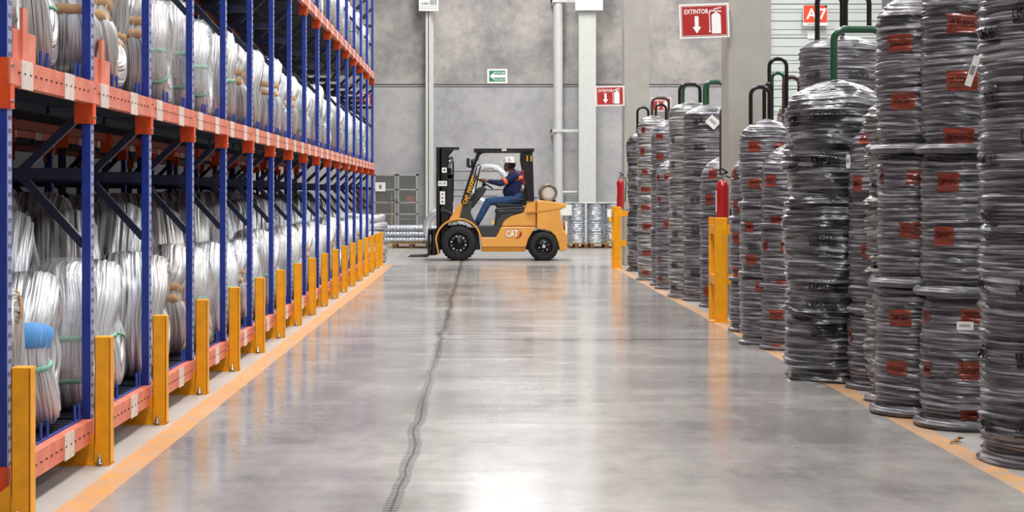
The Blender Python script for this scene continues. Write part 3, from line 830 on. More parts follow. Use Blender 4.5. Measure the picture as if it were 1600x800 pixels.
stack('R5', 1323, 606, .25, [492], 190, '{} of the grey orange-labelled stack just right of the bulky black stack', 'pack', 35,
      labels=[(OR,1345,215,26,20),(OR,1338,287,22,26),(OR,1353,393,18,26),(OR,1327,524,11,22),(OR,1328,595,12,26)], tags={1: (1332, 252, .045, .09, 0, 0)}, topstyle='slope')
g6 = stack('R6', 1224, 590, .36, [488, 318], 128, '{} of the bulky glossy black stack with the green tubular hoop', 'pack_black', 41, lump=.05, bulk=1.7, topstyle='slope',
      labels=[(BL,1290,180,46,20),(BL,1290,250,44,20),(BL,1240,185,16,20),(BL,1242,258,18,20),(BL,1285,375,44,18),(BL,1288,447,44,18),(BL,1285,475,46,14),(BL,1290,520,46,16)])
stack('R7', 1187, 545, .25, [451, 356], 228, '{} of the orange-labelled stack directly left of the bulky black stack', 'pack', 47, topstyle='slope',
      labels=[(OR,1203,282,22,18),(OR,1208,345,22,15),(OR,1194,384,12,20),(OR,1226,384,14,20),(OR,1222,444,28,10),(OR,1213,492,28,14),(OR,1213,543,26,8)])
g8 = stack('R8', 1154, 537, .25, [432, 322], 190, '{} of the orange-labelled stack with black hoops, second left of the bulky black one', 'pack', 53,
      labels=[(OR,1178,229,22,18),(OR,1218,230,16,14),(OR,1178,287,24,16),(OR,1169,355,18,16),(OR,1172,407,24,16),(OR,1186,449,14,16),(BL,1176,385,22,10)])
stack('R9', 1138, 517, .25, [440, 345], 240, '{} of the grey orange-labelled stack just right of the near yellow guard', 'pack', 59, topstyle='slope',
      labels=[(OR,1145,271,12,16),(OR,1149,323,12,18),(OR,1150,372,18,18),(OR,1147,425,16,16)])
stack('R10', 1092, 479, .25, [409, 338], 248, '{} of the orange-labelled stack just left of the near yellow guard', 'pack', 65, topstyle='slope',
      labels=[(OR,1112,272,16,16),(OR,1107,312,16,16),(OR,1103,455,12,14),(OR,1117,362,14,14)])
g11 = stack('R11', 1066, 469, .3, [380, 283], 166, '{} of the black-printed stack with the green hoop left of the near column', 'pack', 71, bulk=1.3,
      labels=[(BL,1092,188,20,13),(BL,1092,228,20,13),(BL,1092,268,20,13),(BL,1088,312,20,13),(BL,1088,360,20,13),(BL,1086,425,20,13)], tags={2: (1113, 191, .14, .12, .75, 0)})
g12 = stack('R12', 1043, 464, .3, [375, 283], 160, '{} of the black-printed stack with dark hoops left of the green-hooped one', 'pack_silver', 77,
      labels=[(BL,1051,218,9,10),(BL,1051,257,9,10),(BL,1053,332,12,10),(BL,1053,366,14,9),(BL,1053,413,14,9),(BL,1053,448,14,9)])
stack('R13', 1023, 451, .25, [392, 327], 250, '{} of the short orange-labelled stack in front of the plastic-hooded one', 'pack', 83, topstyle='slope',
      labels=[(OR,1027,277,8,10),(OR,1042,277,10,10),(OR,1028,312,8,10),(OR,1041,350,10,12),(OR,1029,405,10,10),(OR,1030,436,10,9)])
stack('R14', 1017, 446, .25, [360, 268], 190, '{} of the plastic-hooded stack behind the short orange-labelled one', 'pack', 89, topstyle='slope', cxy=(2.62, 21.95),
      labels=[(OR,1029,213,14,9),(OR,1030,245,14,10)])
g15 = stack('R15', 994, 437.5, .25, [363, 284], 182, '{} of the olive-grey orange-labelled stack with the rusty hoop', 'pack_silver', 95,
      labels=[(OR,1004,203,9,9),(OR,1003,236,10,11),(OR,1007,268,12,9),(OR,1008,296,18,8),(OR,1008,324,18,8),(OR,1010,354,18,10),(OR,1010,396,18,8),(OR,1008,426,14,8)])
g16 = stack('R16', 979, 423.5, .25, [330], 208, '{} of the farthest dark silver-streaked stack beside the far yellow guard', 'pack_black', 101, lump=.03)
b1 = stack('B1', 0, 0, .40, [330, 165], 58, '{} of the tall wide black-printed stack behind the bulky black stack', 'pack', 107, cxy=(3.40, 14.8), bulk=1.5,
      labels=[(BL,1271,114,26,16),(BL,1342,116,34,14),(BL,1346,65,26,12)])
b2 = stack('B2', 0, 0, .25, [330, 240], 158, '{} of the stack with tall black hoops right of the near grey column', 'pack_silver', 113, cxy=(3.22, 15.75))
b3 = stack('B3', 0, 0, .25, [300], 215, '{} of the dark stack with brown hoop half hidden by the near column', 'pack', 119, cxy=(2.90, 17.2))
hoop(g6[-1], 10.9, 1303, 1380, 46, 1.9, 'tube_green', .026)
hoop(g8[-1], 13.39, 1173, 1203, 136, 1.95, 'tube_black', .017); hoop(g8[-1], 13.39, 1196, 1212, 130, 1.95, 'tube_black', .017, .12, .6)
hoop(b2[-1], 15.6, 1202, 1229, 92, 2.1, 'tube_black', .019); hoop(b2[-1], 15.75, 1209, 1228, 113, 2.1, 'tube_green', .018, .1); hoop(b2[-1], 15.75, 1222, 1246, 122, 2.1, 'tube_brown', .021, -.1)
hoop(b1[-1], 14.8, 1277, 1316, -8, 2.7, 'tube_black', .024); hoop(b1[-1], 14.8, 1321, 1358, -8, 2.7, 'tube_black', .024)
hoop(g12[-1], 19.44, 1062, 1094, 132, 2.35, 'tube_black', .021); hoop(g12[-1], 19.44, 1069, 1096, 131, 2.35, 'tube_green', .019, .1)
hoop(g11[-1], 18.85, 1101, 1131, 128, 2.25, 'tube_green', .023); hoop(g11[-1], 18.85, 1108, 1138, 126, 2.25, 'tube_green', .019, .12)
hoop(b3[-1], 17.2, 1127, 1160, 166, 1.8, 'tube_brown', .021)
hoop(g15[-1], 23.3, 1019, 1045, 153, 2.35, 'tube_brown', .021); hoop(g15[-1], 23.3, 1026, 1042, 163, 2.35, 'tube_black', .018, .1)
hoop(g16[-1], 26.06, 996, 1013, 168, 2.2, 'tube_black', .02)

# ------------------------------------------------------------------ extinguishers with yellow guards
def extinguisher(x, y, z0, label, h=.5, r=.065):
    t = thing('fire_extinguisher', label, 'fire extinguisher', (x, y, z0))
    mb = MB(); mb.lathe([(0,0),(r*.9,0),(r,.02),(r,h-.07),(r*.93,h-.045),(r*.6,h-.012),(.025,h),(0,h)], n=28)
    mb.lathe([(r*1.015,h-.11),(r*1.015,h-.09)], n=28); mb.build('cylinder', 'ext_red', t)
    mb = MB(); mb.cyl((0,0,h-.005),(0,0,h+.05),.016,10); mb.cyl((-.02,0,h+.03),(-.055,-.01,h+.035),.012,8); mb.build('valve', 'steel', t)
    mb = MB(); mb.bar((-.02,0,h+.05),(.055,0,h+.075),.018,.01); mb.bar((.05,0,h+.075),(-.015,0,h+.115),.018,.01); mb.build('handle', 'black', t)
    mb = MB(); mb.tube([(.03,0,h+.04),(r+.02,.0,h+.02),(r+.035,.0,h-.08),(r+.02,0,h-.25),(r+.018,0,.12)], .009, 8); mb.build('hose', 'black', t)
    mb = MB(); n = 8; vs = []
    for z in (h*.35, h*.78):
        for k in range(n+1):
            a = PI*.93+k*.65/n; vs.append(((r+.002)*math.cos(a), (r+.002)*math.sin(a), z))
    mb.add(vs, [(k, k+1, n+2+k, n+1+k) for k in range(n)], True); mb.build('instruction_label', 'paper', t)
    mb = MB(); mb.box(-.03, .03, r, r+.06, h*.3, h*.4); mb.box(-.03,.03,r,r+.06,h*.7,h*.8); mb.build('bracket', 'steel', t)
    return t
def guard(x, y, wdt, hgt, label, arm, depth):
    t = thing('extinguisher_guard', label, 'guard', (x, y, 0))
    mb = MB(); mb.box(-wdt/2, wdt/2, 0, wdt*.5, 0, hgt); mb.build('front_post', 'yellow', t, bevel=.008)
    mb = MB(); mb.box(-wdt/2, -wdt/2+.05, depth, depth+.06, 0, hgt); mb.build('rear_post', 'yellow', t, bevel=.006)
    for z in (hgt*.36, hgt*.84):
        mb = MB(); mb.box(-wdt/2, -wdt/2+.03, wdt*.5, depth, z, z+.09); mb.build('side_rail', 'yellow', t)
        mb = MB(); mb.box(wdt/2, wdt/2+arm, .01, .04, z, z+.1); mb.build('front_rail', 'yellow', t)
    mb = MB(); mb.box(-wdt/2-.04, wdt/2+.04, -.04, wdt*.5+.04, 0, .012); mb.build('base_plate', 'yellow', t)
guard(wx(1127, 15.62), 15.62, .125, 1.04, 'tall yellow steel guard around the near extinguisher by the column', .14, .38)
guard(wx(965, 27.05), 27.05, .13, 1.06, 'tall yellow steel guard with two arms at the far grey column', .14, .45)
extinguisher(wx(1127.5, 15.95), 15.9, .92, 'red fire extinguisher above the near yellow guard')
extinguisher(wx(969, 27.4), 27.35, 1.02, 'red fire extinguisher above the far yellow guard', .52)
extinguisher(wx(563, 41.16), 41.16, .86, 'small red fire extinguisher on the back wall behind the rack posts', .55, .08)

# ------------------------------------------------------------------ goods along the back wall
def pallet(x0, x1, y0, y1, label):
    t = thing('wooden_pallet', label, 'pallet', (x0, y0, 0)); w = x1-x0; d = y1-y0
    for k in range(3):
        mb = MB(); yy = k*(d-.1)/2; mb.box(0, w, yy, yy+.1, 0, .018)
        for j in range(3): xx = j*(w-.1)/2; mb.box(xx, xx+.1, yy, yy+.1, .018, .10)
        mb.build('runner', 'wood_dark', t)
    mb = MB()
    for k in range(7): yy = k*(d-.1)/6; mb.box(0, w, yy, yy+.1, .102, .122)
    mb.build('deck_boards', 'wood', t)
    return t
Yp = 37.0
pallet(wx(613, Yp), wx(672, Yp), Yp, Yp+1.0, 'pale wooden pallet under the silver rolls left of the forklift mast')
pallet(wx(884, Yp), wx(919, Yp), Yp, Yp+1.0, 'wooden pallet directly behind the forklift counterweight')
pallet(wx(922, Yp), wx(974, Yp), Yp, Yp+1.0, 'wooden pallet under the silver wire stacks beside the far guard')
# long silver rolls
nm = ['bottom', 'middle', 'top']
for k in range(3):
    for j in range(2):
        t = None; n = 24; L = 1.5; vs = []; x0 = wx(604, Yp)-.05
        zc = .122+.075+k*.138; yc = Yp+.12+j*.45
        mb = MB(); nx = 60
        for i in range(nx+1):
            for a_ in range(n):
                a = 2*PI*a_/n; rr = .066+.010*math.sin(i*2.1+a*3)+.008*noise.noise((i*.9, a_*.7, k*5+j))
                vs.append((i*L/nx-L/2, rr*math.cos(a), rr*math.sin(a)))
        mb.add(vs, [(i*n+a_, (i+1)*n+a_, (i+1)*n+(a_+1)%n, i*n+(a_+1)%n) for i in range(nx) for a_ in range(n)], True)
        mb.add([vs[q] for q in range(n)], [tuple(range(n))]); mb.add([vs[nx*n+q] for q in range(n)], [tuple(range(n-1,-1,-1))])
        uvs = []
        for f in mb.f: uvs.append([((mb.v[i][0])*4, (math.atan2(mb.v[i][2], mb.v[i][1])/(2*PI))*.4) for i in f])
        mb.uv = uvs
        tag(mb.build('wire_mesh_roll', 'wire_far', loc=(x0+L/2, yc, zc)), '%s silver wire roll on the left pallet, %s row' % (nm[k], 'front' if j == 0 else 'rear'), 'wire roll', 'silver rolls on the left pallet')
# stacks of silver coils to the right of the forklift
def small_coil(cx, cy, r, z0, h, seed, label, tagx):
    t = thing('silver_wire_coil', label, 'wire coil', (cx, cy, z0), 0, 'silver coils on pallets at the back wall'); n = 48; k = 34
    mb = MB(); vs = []
    for i in range(k+1):
        for j in range(n):
            a = 2*PI*j/n; z = h*i/k
            rr = r-.012+.012*noise.noise((math.cos(a)*4+seed, math.sin(a)*4, z*22))*1.6+.008*math.sin(z*2*PI/.05)
            if i in (0, k): rr -= .03
            vs.append((rr*math.cos(a), rr*math.sin(a), z))
    mb.add(vs, [(i*n+j, i*n+(j+1)%n, (i+1)*n+(j+1)%n, (i+1)*n+j) for i in range(k) for j in range(n)], True)
    inner = [(r*.45*math.cos(2*PI*j/n), r*.45*math.sin(2*PI*j/n), h) for j in range(n)]
    mb.add(vs[k*n:]+inner, [(j, (j+1)%n, n+(j+1)%n, n+j) for j in range(n)])
    mb.uv = [[(math.atan2(mb.v[i][1], mb.v[i][0])/(2*PI), mb.v[i][2]*1.6) for i in f] for f in mb.f]
    mb.build('wire_bundle', 'wire_far', t)
    m2 = MB(); m2.box(tagx-.035, tagx+.035, -r-.012, -r-.010, h*.35, h*.35+.10); c = m2.build('paper_tag', 'paper', t); c['label'] = 'white paper tag'
    return t
wc = ['nearest the forklift', 'in the middle', 'nearest the far guard']
for i, px in enumerate((901, 930, 957)):
    hs = (.27, .25, .42); z = .125
    for k, h in enumerate(hs):
        small_coil(wx(px, Yp+.25), Yp+.25, .205, z, h-.004, i*3+k, '%s silver wire coil in the pallet stack %s' % (nm[k], wc[i]), rnd.uniform(-.06, .06)); z += h
t = thing('film_sheet', 'white film sheet lying over the silver coil stacks at the back', 'plastic sheet', (wx(884, Yp), Yp, 1.068))
mb = MB(); nx = 30; ny = 6; W = wx(971, Yp)-wx(884, Yp); vs = []
for i in range(nx+1):
    for j in range(ny+1): vs.append((W*i/nx, .02+.46*j/ny, .008+.016*abs(noise.noise((i*.5, j*.7, 3))) ))
mb.add(vs, [(i*(ny+1)+j, (i+1)*(ny+1)+j, (i+1)*(ny+1)+j+1, i*(ny+1)+j+1) for i in range(nx) for j in range(ny)], True)
c = mb.build('sheet', 'paper', t); md = c.modifiers.new('s', 'SOLIDIFY'); md.thickness = .006
# placards on the coil stacks
mb = MB(); mb.box(-.13,.13,0,.006,-.13,.13); tag(mb.build('paper_notice', 'paper', loc=(wx(885, Yp), Yp+.038, wz(328, Yp))), 'white notice sheet behind the forklift tail', 'notice')
t = thing('stack_notice', 'white and yellow notice on the coil stack beside the far guard', 'notice', (wx(955, Yp), Yp+.036, wz(336, Yp)))
mb = MB(); mb.box(-.09,.09,0,.006,-.05,.13); mb.build('sheet', 'paper', t); mb = MB(); mb.box(-.05,.07,-.001,.006,-.16,-.052); mb.build('yellow_strip', 'decal_yellow', t)

# mesh cabinet by the back wall
Yc = 40.3; x0 = wx(584, Yc); xm = wx(620, Yc); x1 = wx(653, Yc); zt = wz(272, Yc)
t = thing('mesh_cabinet', 'grey wire mesh cabinet with shelves against the back wall', 'cabinet', (x0, Yc, 0))
W = x1-x0; D = .7
mb = MB(); mb.box(0, W, D-.02, D, .08, zt); mb.box(0, .02, 0, D, .08, zt); mb.box(W-.02, W, 0, D, .08, zt); mb.box(0, W, 0, D, .08, .11); mb.box(0, W, 0, D, zt-.03, zt)
for x in (0, W-.05): mb.box(x, x+.05, 0, .05, 0, .08); mb.box(x, x+.05, D-.05, D, 0, .08)
mb.build('body', 'cage', t)
for z in (.62, 1.02, 1.40):
    mb = MB(); mb.box(.02, W-.02, .03, D-.02, z, z+.02); mb.build('shelf', 'cage', t)
for (a, b_) in ((.0, xm-x0-.01), (xm-x0+.01, W)):
    mb = MB(); y = -.02
    mb.box(a, a+.045, y, 0, .08, zt); mb.box(b_-.045, b_, y, 0, .08, zt); mb.box(a, b_, y, 0, zt-.045, zt); mb.box(a, b_, y, 0, .08, .125)
    for z in (.75, 1.05, 1.38): mb.box(a, b_, y, 0, z, z+.03)
    k = a+.05
    while k < b_-.045: mb.box(k, k+.010, y+.005, y+.012, .1, zt-.03); k += .035
    z = .15
    while z < zt-.05: mb.box(a, b_, y+.005, y+.012, z, z+.006); z += .07
    d_ = mb.build('door', 'cage', t)
mb = MB(); mb.box(xm-x0-.16, xm-x0+.02, -.06, -.03, 1.14, 1.17); mb.box(xm-x0-.16, xm-x0-.13, -.09, -.03, 1.12, 1.30); mb.build('latch', 'steel', t)
mb = MB(); mb.box(-.1,.1,-.1,.1,0,.2); o = tag(mb.build('orange_box', 'orange_box', bevel=.01, loc=(wx(642, Yc+.3), Yc+.3, 1.045)), 'small orange box on a shelf inside the mesh cabinet', 'box')
mb = MB(); mb.box(-.13,.13,0,.006,-.115,.115); mb.mi = 1; mb.plate(-.03,.03,-.05,.05,-.002)
o = tag(mb.build('paper_notice', ['paper', 'rail'], loc=(wx(594, Yc-.1), Yc-.05, wz(292, Yc))), 'white notice sheet on the left door of the mesh cabinet', 'notice')
mb = MB(); mb.cyl((0,0,0),(.02,.12,1.1),.012,8); mb.box(-.13,.13,-.03,.03,0,.06)
tag(mb.build('broom', 'wood', loc=(wx(611, 39.9), 39.9, 0)), 'wooden broom standing before the mesh cabinet', 'broom')
# tubular barrier behind the forklift, with two wire rings
Yb = 38.2; t = thing('tube_barrier', 'grey tubular barrier with four rails behind the forklift cab', 'barrier', (wx(696, Yb), Yb, 0)); L = wx(824, Yb)-wx(696, Yb)
for y in (267, 281, 296, 306):
    mb = MB(); z = wz(y, Yb); mb.cyl((0,0,z),(L,0,z),.022,10); mb.build('rail', 'rail', t)
for x in (0, L):
    mb = MB(); mb.cyl((x,0,0),(x,0,wz(264, Yb)),.03,12); mb.box(x-.08,x+.08,-.1,.1,0,.01); mb.build('post', 'rail', t)
def ring_thing(name, label, loc, r, th, w, rz, seed, tilt=0):
    mb, sec = coil_mesh(r, r, th, w, seed, [(.3,.12),(.8,.12)], 72, 48, .007)
    t = thing(name, label, 'wire coil', loc, rz); c = mb.build('wire_bundle', 'wire', t)
    m2 = strap_mesh(sec, .32, .012, .006); m2.build('strap', 'paper', t)
    return t
ring_thing('wire_coil', 'grey wire ring hung on the barrier behind the driver', (wx(764, 37.9), 38.0, wz(288, 37.9)), .50, .13, .14, PI/2-.2, 301)
ring_thing('wire_coil', 'white wire ring standing on edge behind the forklift mast', (wx(693, 36.4), 36.4, .49), .48, .17, .2, PI/2-.15, 302)
# loose rings past the rack end
for k in range(6):
    mb, sec = coil_mesh(.46, .46, .12, .14, 310+k, [(.3,.1)], 60, 40, .006)
    t = thing('wire_coil', '%s wire ring lying in the pile beyond the rack end' % ['lowest','second lowest','third lowest','third highest','second highest','topmost'][k], 'wire coil', (-2.23+.03*math.sin(k*2), 29.4+.03*math.cos(k*3), .08+k*.15), 0, 'wire rings piled beyond the rack end')
    c = mb.build('wire_bundle', 'wire', t); c.rotation_euler = (0, PI/2, 0)

# scrap on the floor
t = None
mb = MB(); mb.add([(0,0,.003),(.035,.01,.018),(.06,.0,.006),(.05,.03,.03),(.015,.035,.012)], [(0,1,4),(1,3,4),(1,2,3)])
Ys = 2450*1.27/(694-304); c = mb.build('cardboard_scrap', 'scrap', loc=(wx(1484, Ys), Ys, 0)); c.modifiers.new('s','SOLIDIFY').thickness = .002; tag(c, 'brown torn scrap on the floor by the right yellow line', 'scrap')
mb = MB(); mb.add([(0,0,.004),(.04,.0,.03),(.075,.02,.02),(.03,.04,.005)], [(0,1,2,3)])
c = mb.build('cardboard_scrap', 'scrap', loc=(wx(1492, Ys), Ys+.06, 0)); c.modifiers.new('s','SOLIDIFY').thickness = .002; tag(c, 'curled brown scrap just behind the torn one near the right line', 'scrap')

# ------------------------------------------------------------------ forklift, in its own side view coordinates
FO = Vector(((716-VX)/81.6, 30.57, 0))
def U(cx): return cx/310.7-.686
def W_(cy): return 2.426-cy/310.7
def P2(pts): return [(U(a), W_(b)) for a, b in pts]
fk = thing('forklift', 'yellow and black CAT forklift facing left across the end of the aisle', 'forklift', FO)
HW = .57
mb = MB(); mb.prism(P2([(350,672),(350,614),(436,614),(450,590),(468,552),(676,552),(650,590),(630,625),(616,672)]), -.5, .5); ch = mb.build('chassis', 'cat_yellow', fk, bevel=.012)
mb = MB(); mb.prism(P2([(352,700),(350,672),(616,672),(612,700)]), -.485, .485); mb.build('lower_skirt', 'cat_dark', fk, bevel=.008)  # darker yellow paints the shade on the inward-bent lower panel
mb = MB(); mb.prism(P2([(466,550),(480,515),(500,497),(530,482),(570,472),(600,464),(625,405),(650,394),(678,394),(678,550)]), -.47, .47); mb.build('hood', 'cat_yellow', fk, bevel=.035, seg=4)
mb = MB(); mb.prism(P2([(681,394),(720,394),(770,400),(845,412),(856,420),(855,434),(815,452),(820,470),(838,562),(862,600),(860,690),(818,698),(808,650),(790,605),(760,578),(720,568),(681,566)]), -.52, .52); mb.build('counterweight', 'cat_yellow', fk, bevel=.05, seg=4)
mb = MB(); mb.prism(P2([(620,462),(690,458),(830,440),(830,446),(690,466),(620,470)]), -.525, .525); mb.build('crease_trim', 'cat_dark', fk)
# inner undercarriage
mb = MB(); mb.prism(P2([(150,690),(180,560),(330,560),(345,690)]), -.33, .33); mb.build('undercarriage', 'black', fk)
mb = MB(); mb.prism(P2([(610,690),(640,590),(700,572),(780,590),(810,690)]), -.30, .30)
mb.build('undercarriage', 'black', fk)
mb = MB(); mb.cyl((0,-.45,.33),(0,.45,.33),.07); mb.build('front_axle', 'black', fk)
mb = MB(); mb.cyl((U(722),-.42,W_(672)),(U(722),.42,W_(672)),.05); mb.build('rear_axle', 'black', fk)
# fenders
def arc(cx, cy, r, a0, a1, n=16): return [(cx+r*math.cos(math.radians(a0+(a1-a0)*k/n)), cy-r*math.sin(math.radians(a0+(a1-a0)*k/n))) for k in range(n+1)]
for sg in (-1, 1):
    y0, y1 = (-.56, -.30) if sg < 0 else (.30, .56)
    out = arc(215, 640, 141, 8, 175); inn = arc(215, 640, 131, 8, 175)
    mb = MB(); mb.prism(P2([(352,640),(352,612)]+[(a, b) for a, b in out[2:]]+[(93,718),(100,718)]+inn[::-1][:-2]), y0, y1); mb.build('front_fender', 'cat_yellow', fk, bevel=.006)
mb = MB(); mb.prism(P2([(240,402),(222,405),(160,505),(158,530),(212,520),(236,470),(246,410)]), -.46, .46); mb.build('cowl', 'cat_yellow', fk, bevel=.015)
mb = MB(); mb.prism(P2([(256,398),(244,404),(216,515),(262,522),(318,560),(352,614),(436,614),(466,552),(482,515),(530,482),(535,474),(470,484),(440,520),(430,548),(330,548),(300,505),(285,470),(300,400)]), -.49, .49)
mb.build('cab_floor', 'panel_dark', fk, bevel=.01)
mb = MB(); mb.prism(P2([(270,398),(330,318),(358,310),(385,322),(370,350),(325,410),(296,445)]), -.2, .2); mb.build('dashboard', 'panel_dark', fk, bevel=.02)
mb = MB(); mb.prism(P2([(430,545),(438,470),(450,455),(606,448),(603,466),(575,474),(530,486),(502,500),(484,518),(468,548)]), -.475, .475); mb.build('seat_deck', 'black', fk, bevel=.015)
# seat
mb = MB(); mb.prism(P2([(430,458),(445,440),(560,432),(610,432),(615,470),(440,478)]), -.38, .38); mb.build('seat_base', 'black', fk, bevel=.02)
st = None
mb = MB(); mb.prism(P2([(440,438),(436,425),(450,412),(590,418),(606,432),(600,442)]), -.25, .25); mb.build('seat_cushion', 'black', fk, bevel=.025, seg=3)
mb = MB(); mb.prism(P2([(582,424),(590,395),(606,330),(617,303),(628,303),(626,340),(622,425)]), -.25, .25); mb.build('seat_backrest', 'black', fk, bevel=.025, seg=3)
mb = MB(); mb.bar((U(520),-.29,W_(392)),(U(612),-.29,W_(388)),.03,.05); mb.build('arm_rest', 'black', fk, bevel=.008)
# steering wheel
c = Vector((U(372), 0, W_(292))); ax = Vector((.55, 0, .83)).normalized(); u = Vector((0,1,0)); v = ax.cross(u)
mb = MB(); mb.tube([c+(u*math.cos(k*PI/16)+v*math.sin(k*PI/16))*.18 for k in range(32)], .014, 8, closed=True)
for a in (0, 2.1, 4.2): mb.cyl(c, c+(u*math.cos(a)+v*math.sin(a))*.18, .01, 6)
mb.cyl(c+ax*.01, c-ax*.05, .04, 12); mb.cyl(c-ax*.05, c-ax*.30, .022, 10); mb.build('steering_wheel', 'black', fk)
# overhead guard
for sg in (-1, 1):
    y = sg*.46
    mb = MB(); mb.bar((U(236),y,W_(408)),(U(330),y,W_(112)),.05,.06); mb.build('front_pillar', 'black_metal', fk, bevel=.006)
    mb = MB(); mb.prism(P2([(628,398),(604,240),(588,150),(590,98),(655,98),(660,200),(666,398)]), y-.035, y+.035); mb.build('rear_pillar', 'black_metal', fk, bevel=.008)
    mb = MB(); mb.tube([(U(322),y,W_(150)),(U(332),y,W_(118)),(U(350),y,W_(100)),(U(380),y,W_(95))], .028, 8); mb.build('pillar_bend', 'black_metal', fk)
mb = MB()
for sg in (-1, 1): mb.box(U(305), U(665), sg*.50-.04, sg*.50+.04, W_(104), W_(84))
mb.box(U(305), U(330), -.5, .5, W_(104), W_(84)); mb.box(U(640), U(665), -.5, .5, W_(104), W_(84))
for k in range(9): x = U(350+k*33); mb.box(x, x+.03, -.48, .48, W_(100), W_(86))
rf = mb.build('roof_guard', 'black_metal', fk, bevel=.006)
mb = MB(); mb.box(U(472), U(500), -.545, -.541, W_(100), W_(87)); mb.build('pale_sticker', 'sticker', fk)
# yellow lettering
p0 = Vector((U(262), 0, W_(418))); p1 = Vector((U(322), 0, W_(245))); ang = math.atan2(p1.z-p0.z, p1.x-p0.x)
mb = MB(); mb.prism(P2([(240,418),(262,424),(330,245),(306,238)]), -.505, -.497); mb.build('capacity_panel', 'black_metal', fk)
mb = MB(); mb.text('CAP. MAXIMA', p0.x-.005, p0.z, .075, -.508, w=(p1-p0).length, ang=ang); mb.build('capacity_lettering', 'decal_yellow', fk)
mb = MB(); mb.text('11', U(621), W_(160), .105, -.50); mb.build('fleet_number', 'decal_yellow', fk)
# CAT logo on chassis
mb = MB(); x0 = U(497); z0 = W_(611)
mb.mi = 2; mb.flat([(U(574),W_(608)),(U(580),W_(578)),(U(588),W_(580)),(U(594),W_(592)),(U(590),W_(606)),(U(580),W_(616)),(U(556),W_(624)),(U(556),W_(618))], -.5015)
mb.mi = 0; mb.text('CAT', x0-.008, z0-.010, .160, -.5035, w=.250)
mb.mi = 1; mb.text('CAT', x0, z0, .138, -.505, w=.235)
mb.mi = 3; mb.flat([(U(524),W_(612)),(U(536),W_(598)),(U(548),W_(612))], -.5065)
mb.build('maker_logo', ['black', 'sign_white', 'sign_red', 'cat_yellow'], fk)
mb = MB(); mb.plate(U(412), U(427), W_(533), W_(515), -.492); mb.build('small_yellow_label', 'decal_yellow', fk)
# wheels
def wheel(cx, cy, r, w, y, sg, lugs, name):
    x = U(cx); z = r
    o = MB(); pr = [(r*.60,-w/2),(r*.72,-w/2-.004),(r*.90,-w/2),(r*.97,-w/2+.02),(r,-w/2+.05),(r,w/2-.05),(r*.97,w/2-.02),(r*.90,w/2),(r*.60,w/2)]
    o.lathe(pr, (0,0,0), 'y', 48)
    for k in range(28):
        a = 2*PI*k/28
        for q in (-1, 1):
            o.bar(((r+.002)*math.cos(a), q*w*.44, (r+.002)*math.sin(a)), ((r+.002)*math.cos(a+.12), q*.01, (r+.002)*math.sin(a+.12)), .025, .014)
    t_ = o.build(name, 'rubber', fk, loc=(x, y, z))
    o = MB(); s_ = -1 if sg < 0 else 1
    prf = [(r*.60,-w/2+.0),(r*.58,-w/2+.03),(r*.50,-w/2+.045),(r*.44,-w/2+.035),(r*.20,-w/2+.03),(r*.18,-w/2+.0),(0,-w/2)]
    if s_ > 0: prf = [(a, -b_) for a, b_ in prf]
    o.lathe(prf, (0,0,0), 'y', 36); o.build('rim', 'rim', t_)
    yy = (-w/2+.028) if s_ < 0 else (w/2-.028)
    o = MB()
    for k in range(lugs[0]):
        a = 2*PI*k/lugs[0]+.3; rr = lugs[1]*(1 if k % 2 == 0 else 1.02); q = lugs[2]*(1.25 if k % 2 else .8)
        o.cyl((rr*math.cos(a), yy, rr*math.sin(a)), (rr*math.cos(a), yy+s_*.02, rr*math.sin(a)), q, 10)
    if lugs[3]: o.cyl((0, yy, 0), (0, yy+s_*.05, 0), lugs[3], 14)
    o.build('wheel_nuts', 'lug', t_)
for sg in (-1, 1):
    wheel(215, 652, .335, .22, sg*(HW-.115), sg, (12, .135, .015, 0), 'front_wheel')
    wheel(722, 672, .278, .19, sg*(HW-.12), sg, (6, .085, .011, .034), 'rear_wheel')
# mast
ms = MB()
for sg in (-1, 1):
    y = sg*.30
    ms.box(U(80), U(84), y-.05, y+.05, W_(690), W_(75)); ms.box(U(80), U(150), y+.044*sg, y+.05*sg, W_(690), W_(75)); ms.box(U(100), U(112), y-.05, y+.05, W_(690), W_(80))
mast = ms.build('mast_outer', 'black_metal', fk, bevel=.003)
mb = MB()
for sg in (-1, 1):
    y = sg*.24; mb.box(U(112), U(178), y-.03, y+.03, W_(680), W_(240)); mb.box(U(112), U(140), y-.03, y+.03, W_(240), W_(85))
mb.box(U(112), U(180), -.27, .27, W_(262), W_(235)); mb.box(U(84), U(150), -.30, .30, W_(100), W_(78)); mb.box(U(84), U(150), -.3, .3, W_(560), W_(520)); mb.build('mast_inner', 'black', fk, bevel=.003)
for sg in (-1, 1):
    mb = MB(); y = sg*.2; mb.cyl((U(160),y,W_(680)),(U(160),y,W_(200)),.032,12); mb.build('lift_cylinder', 'black_metal', fk)
    mb = MB(); mb.cyl((U(160),y,W_(205)),(U(160),y,W_(130)),.014,10); mb.lathe([(0,-.03),(.045,-.03),(.045,.03),(0,.03)], (U(158),y,W_(160)), 'y', 16); mb.build('chain_pulley', 'steel', fk)
    mb = MB(); mb.box(U(153), U(158), y-.06, y-.045, W_(400), W_(262)); mb.build('lift_chain', 'steel', fk)
mb = MB(); mb.box(U(80), U(217), -.33, .33, W_(88), W_(75)); mb.prism(P2([(150,88),(182,88),(150,125)]), -.33, -.31); mb.prism(P2([(150,88),(182,88),(150,125)]), .31, .33); mb.build('mast_crosshead', 'black_metal', fk, bevel=.004)
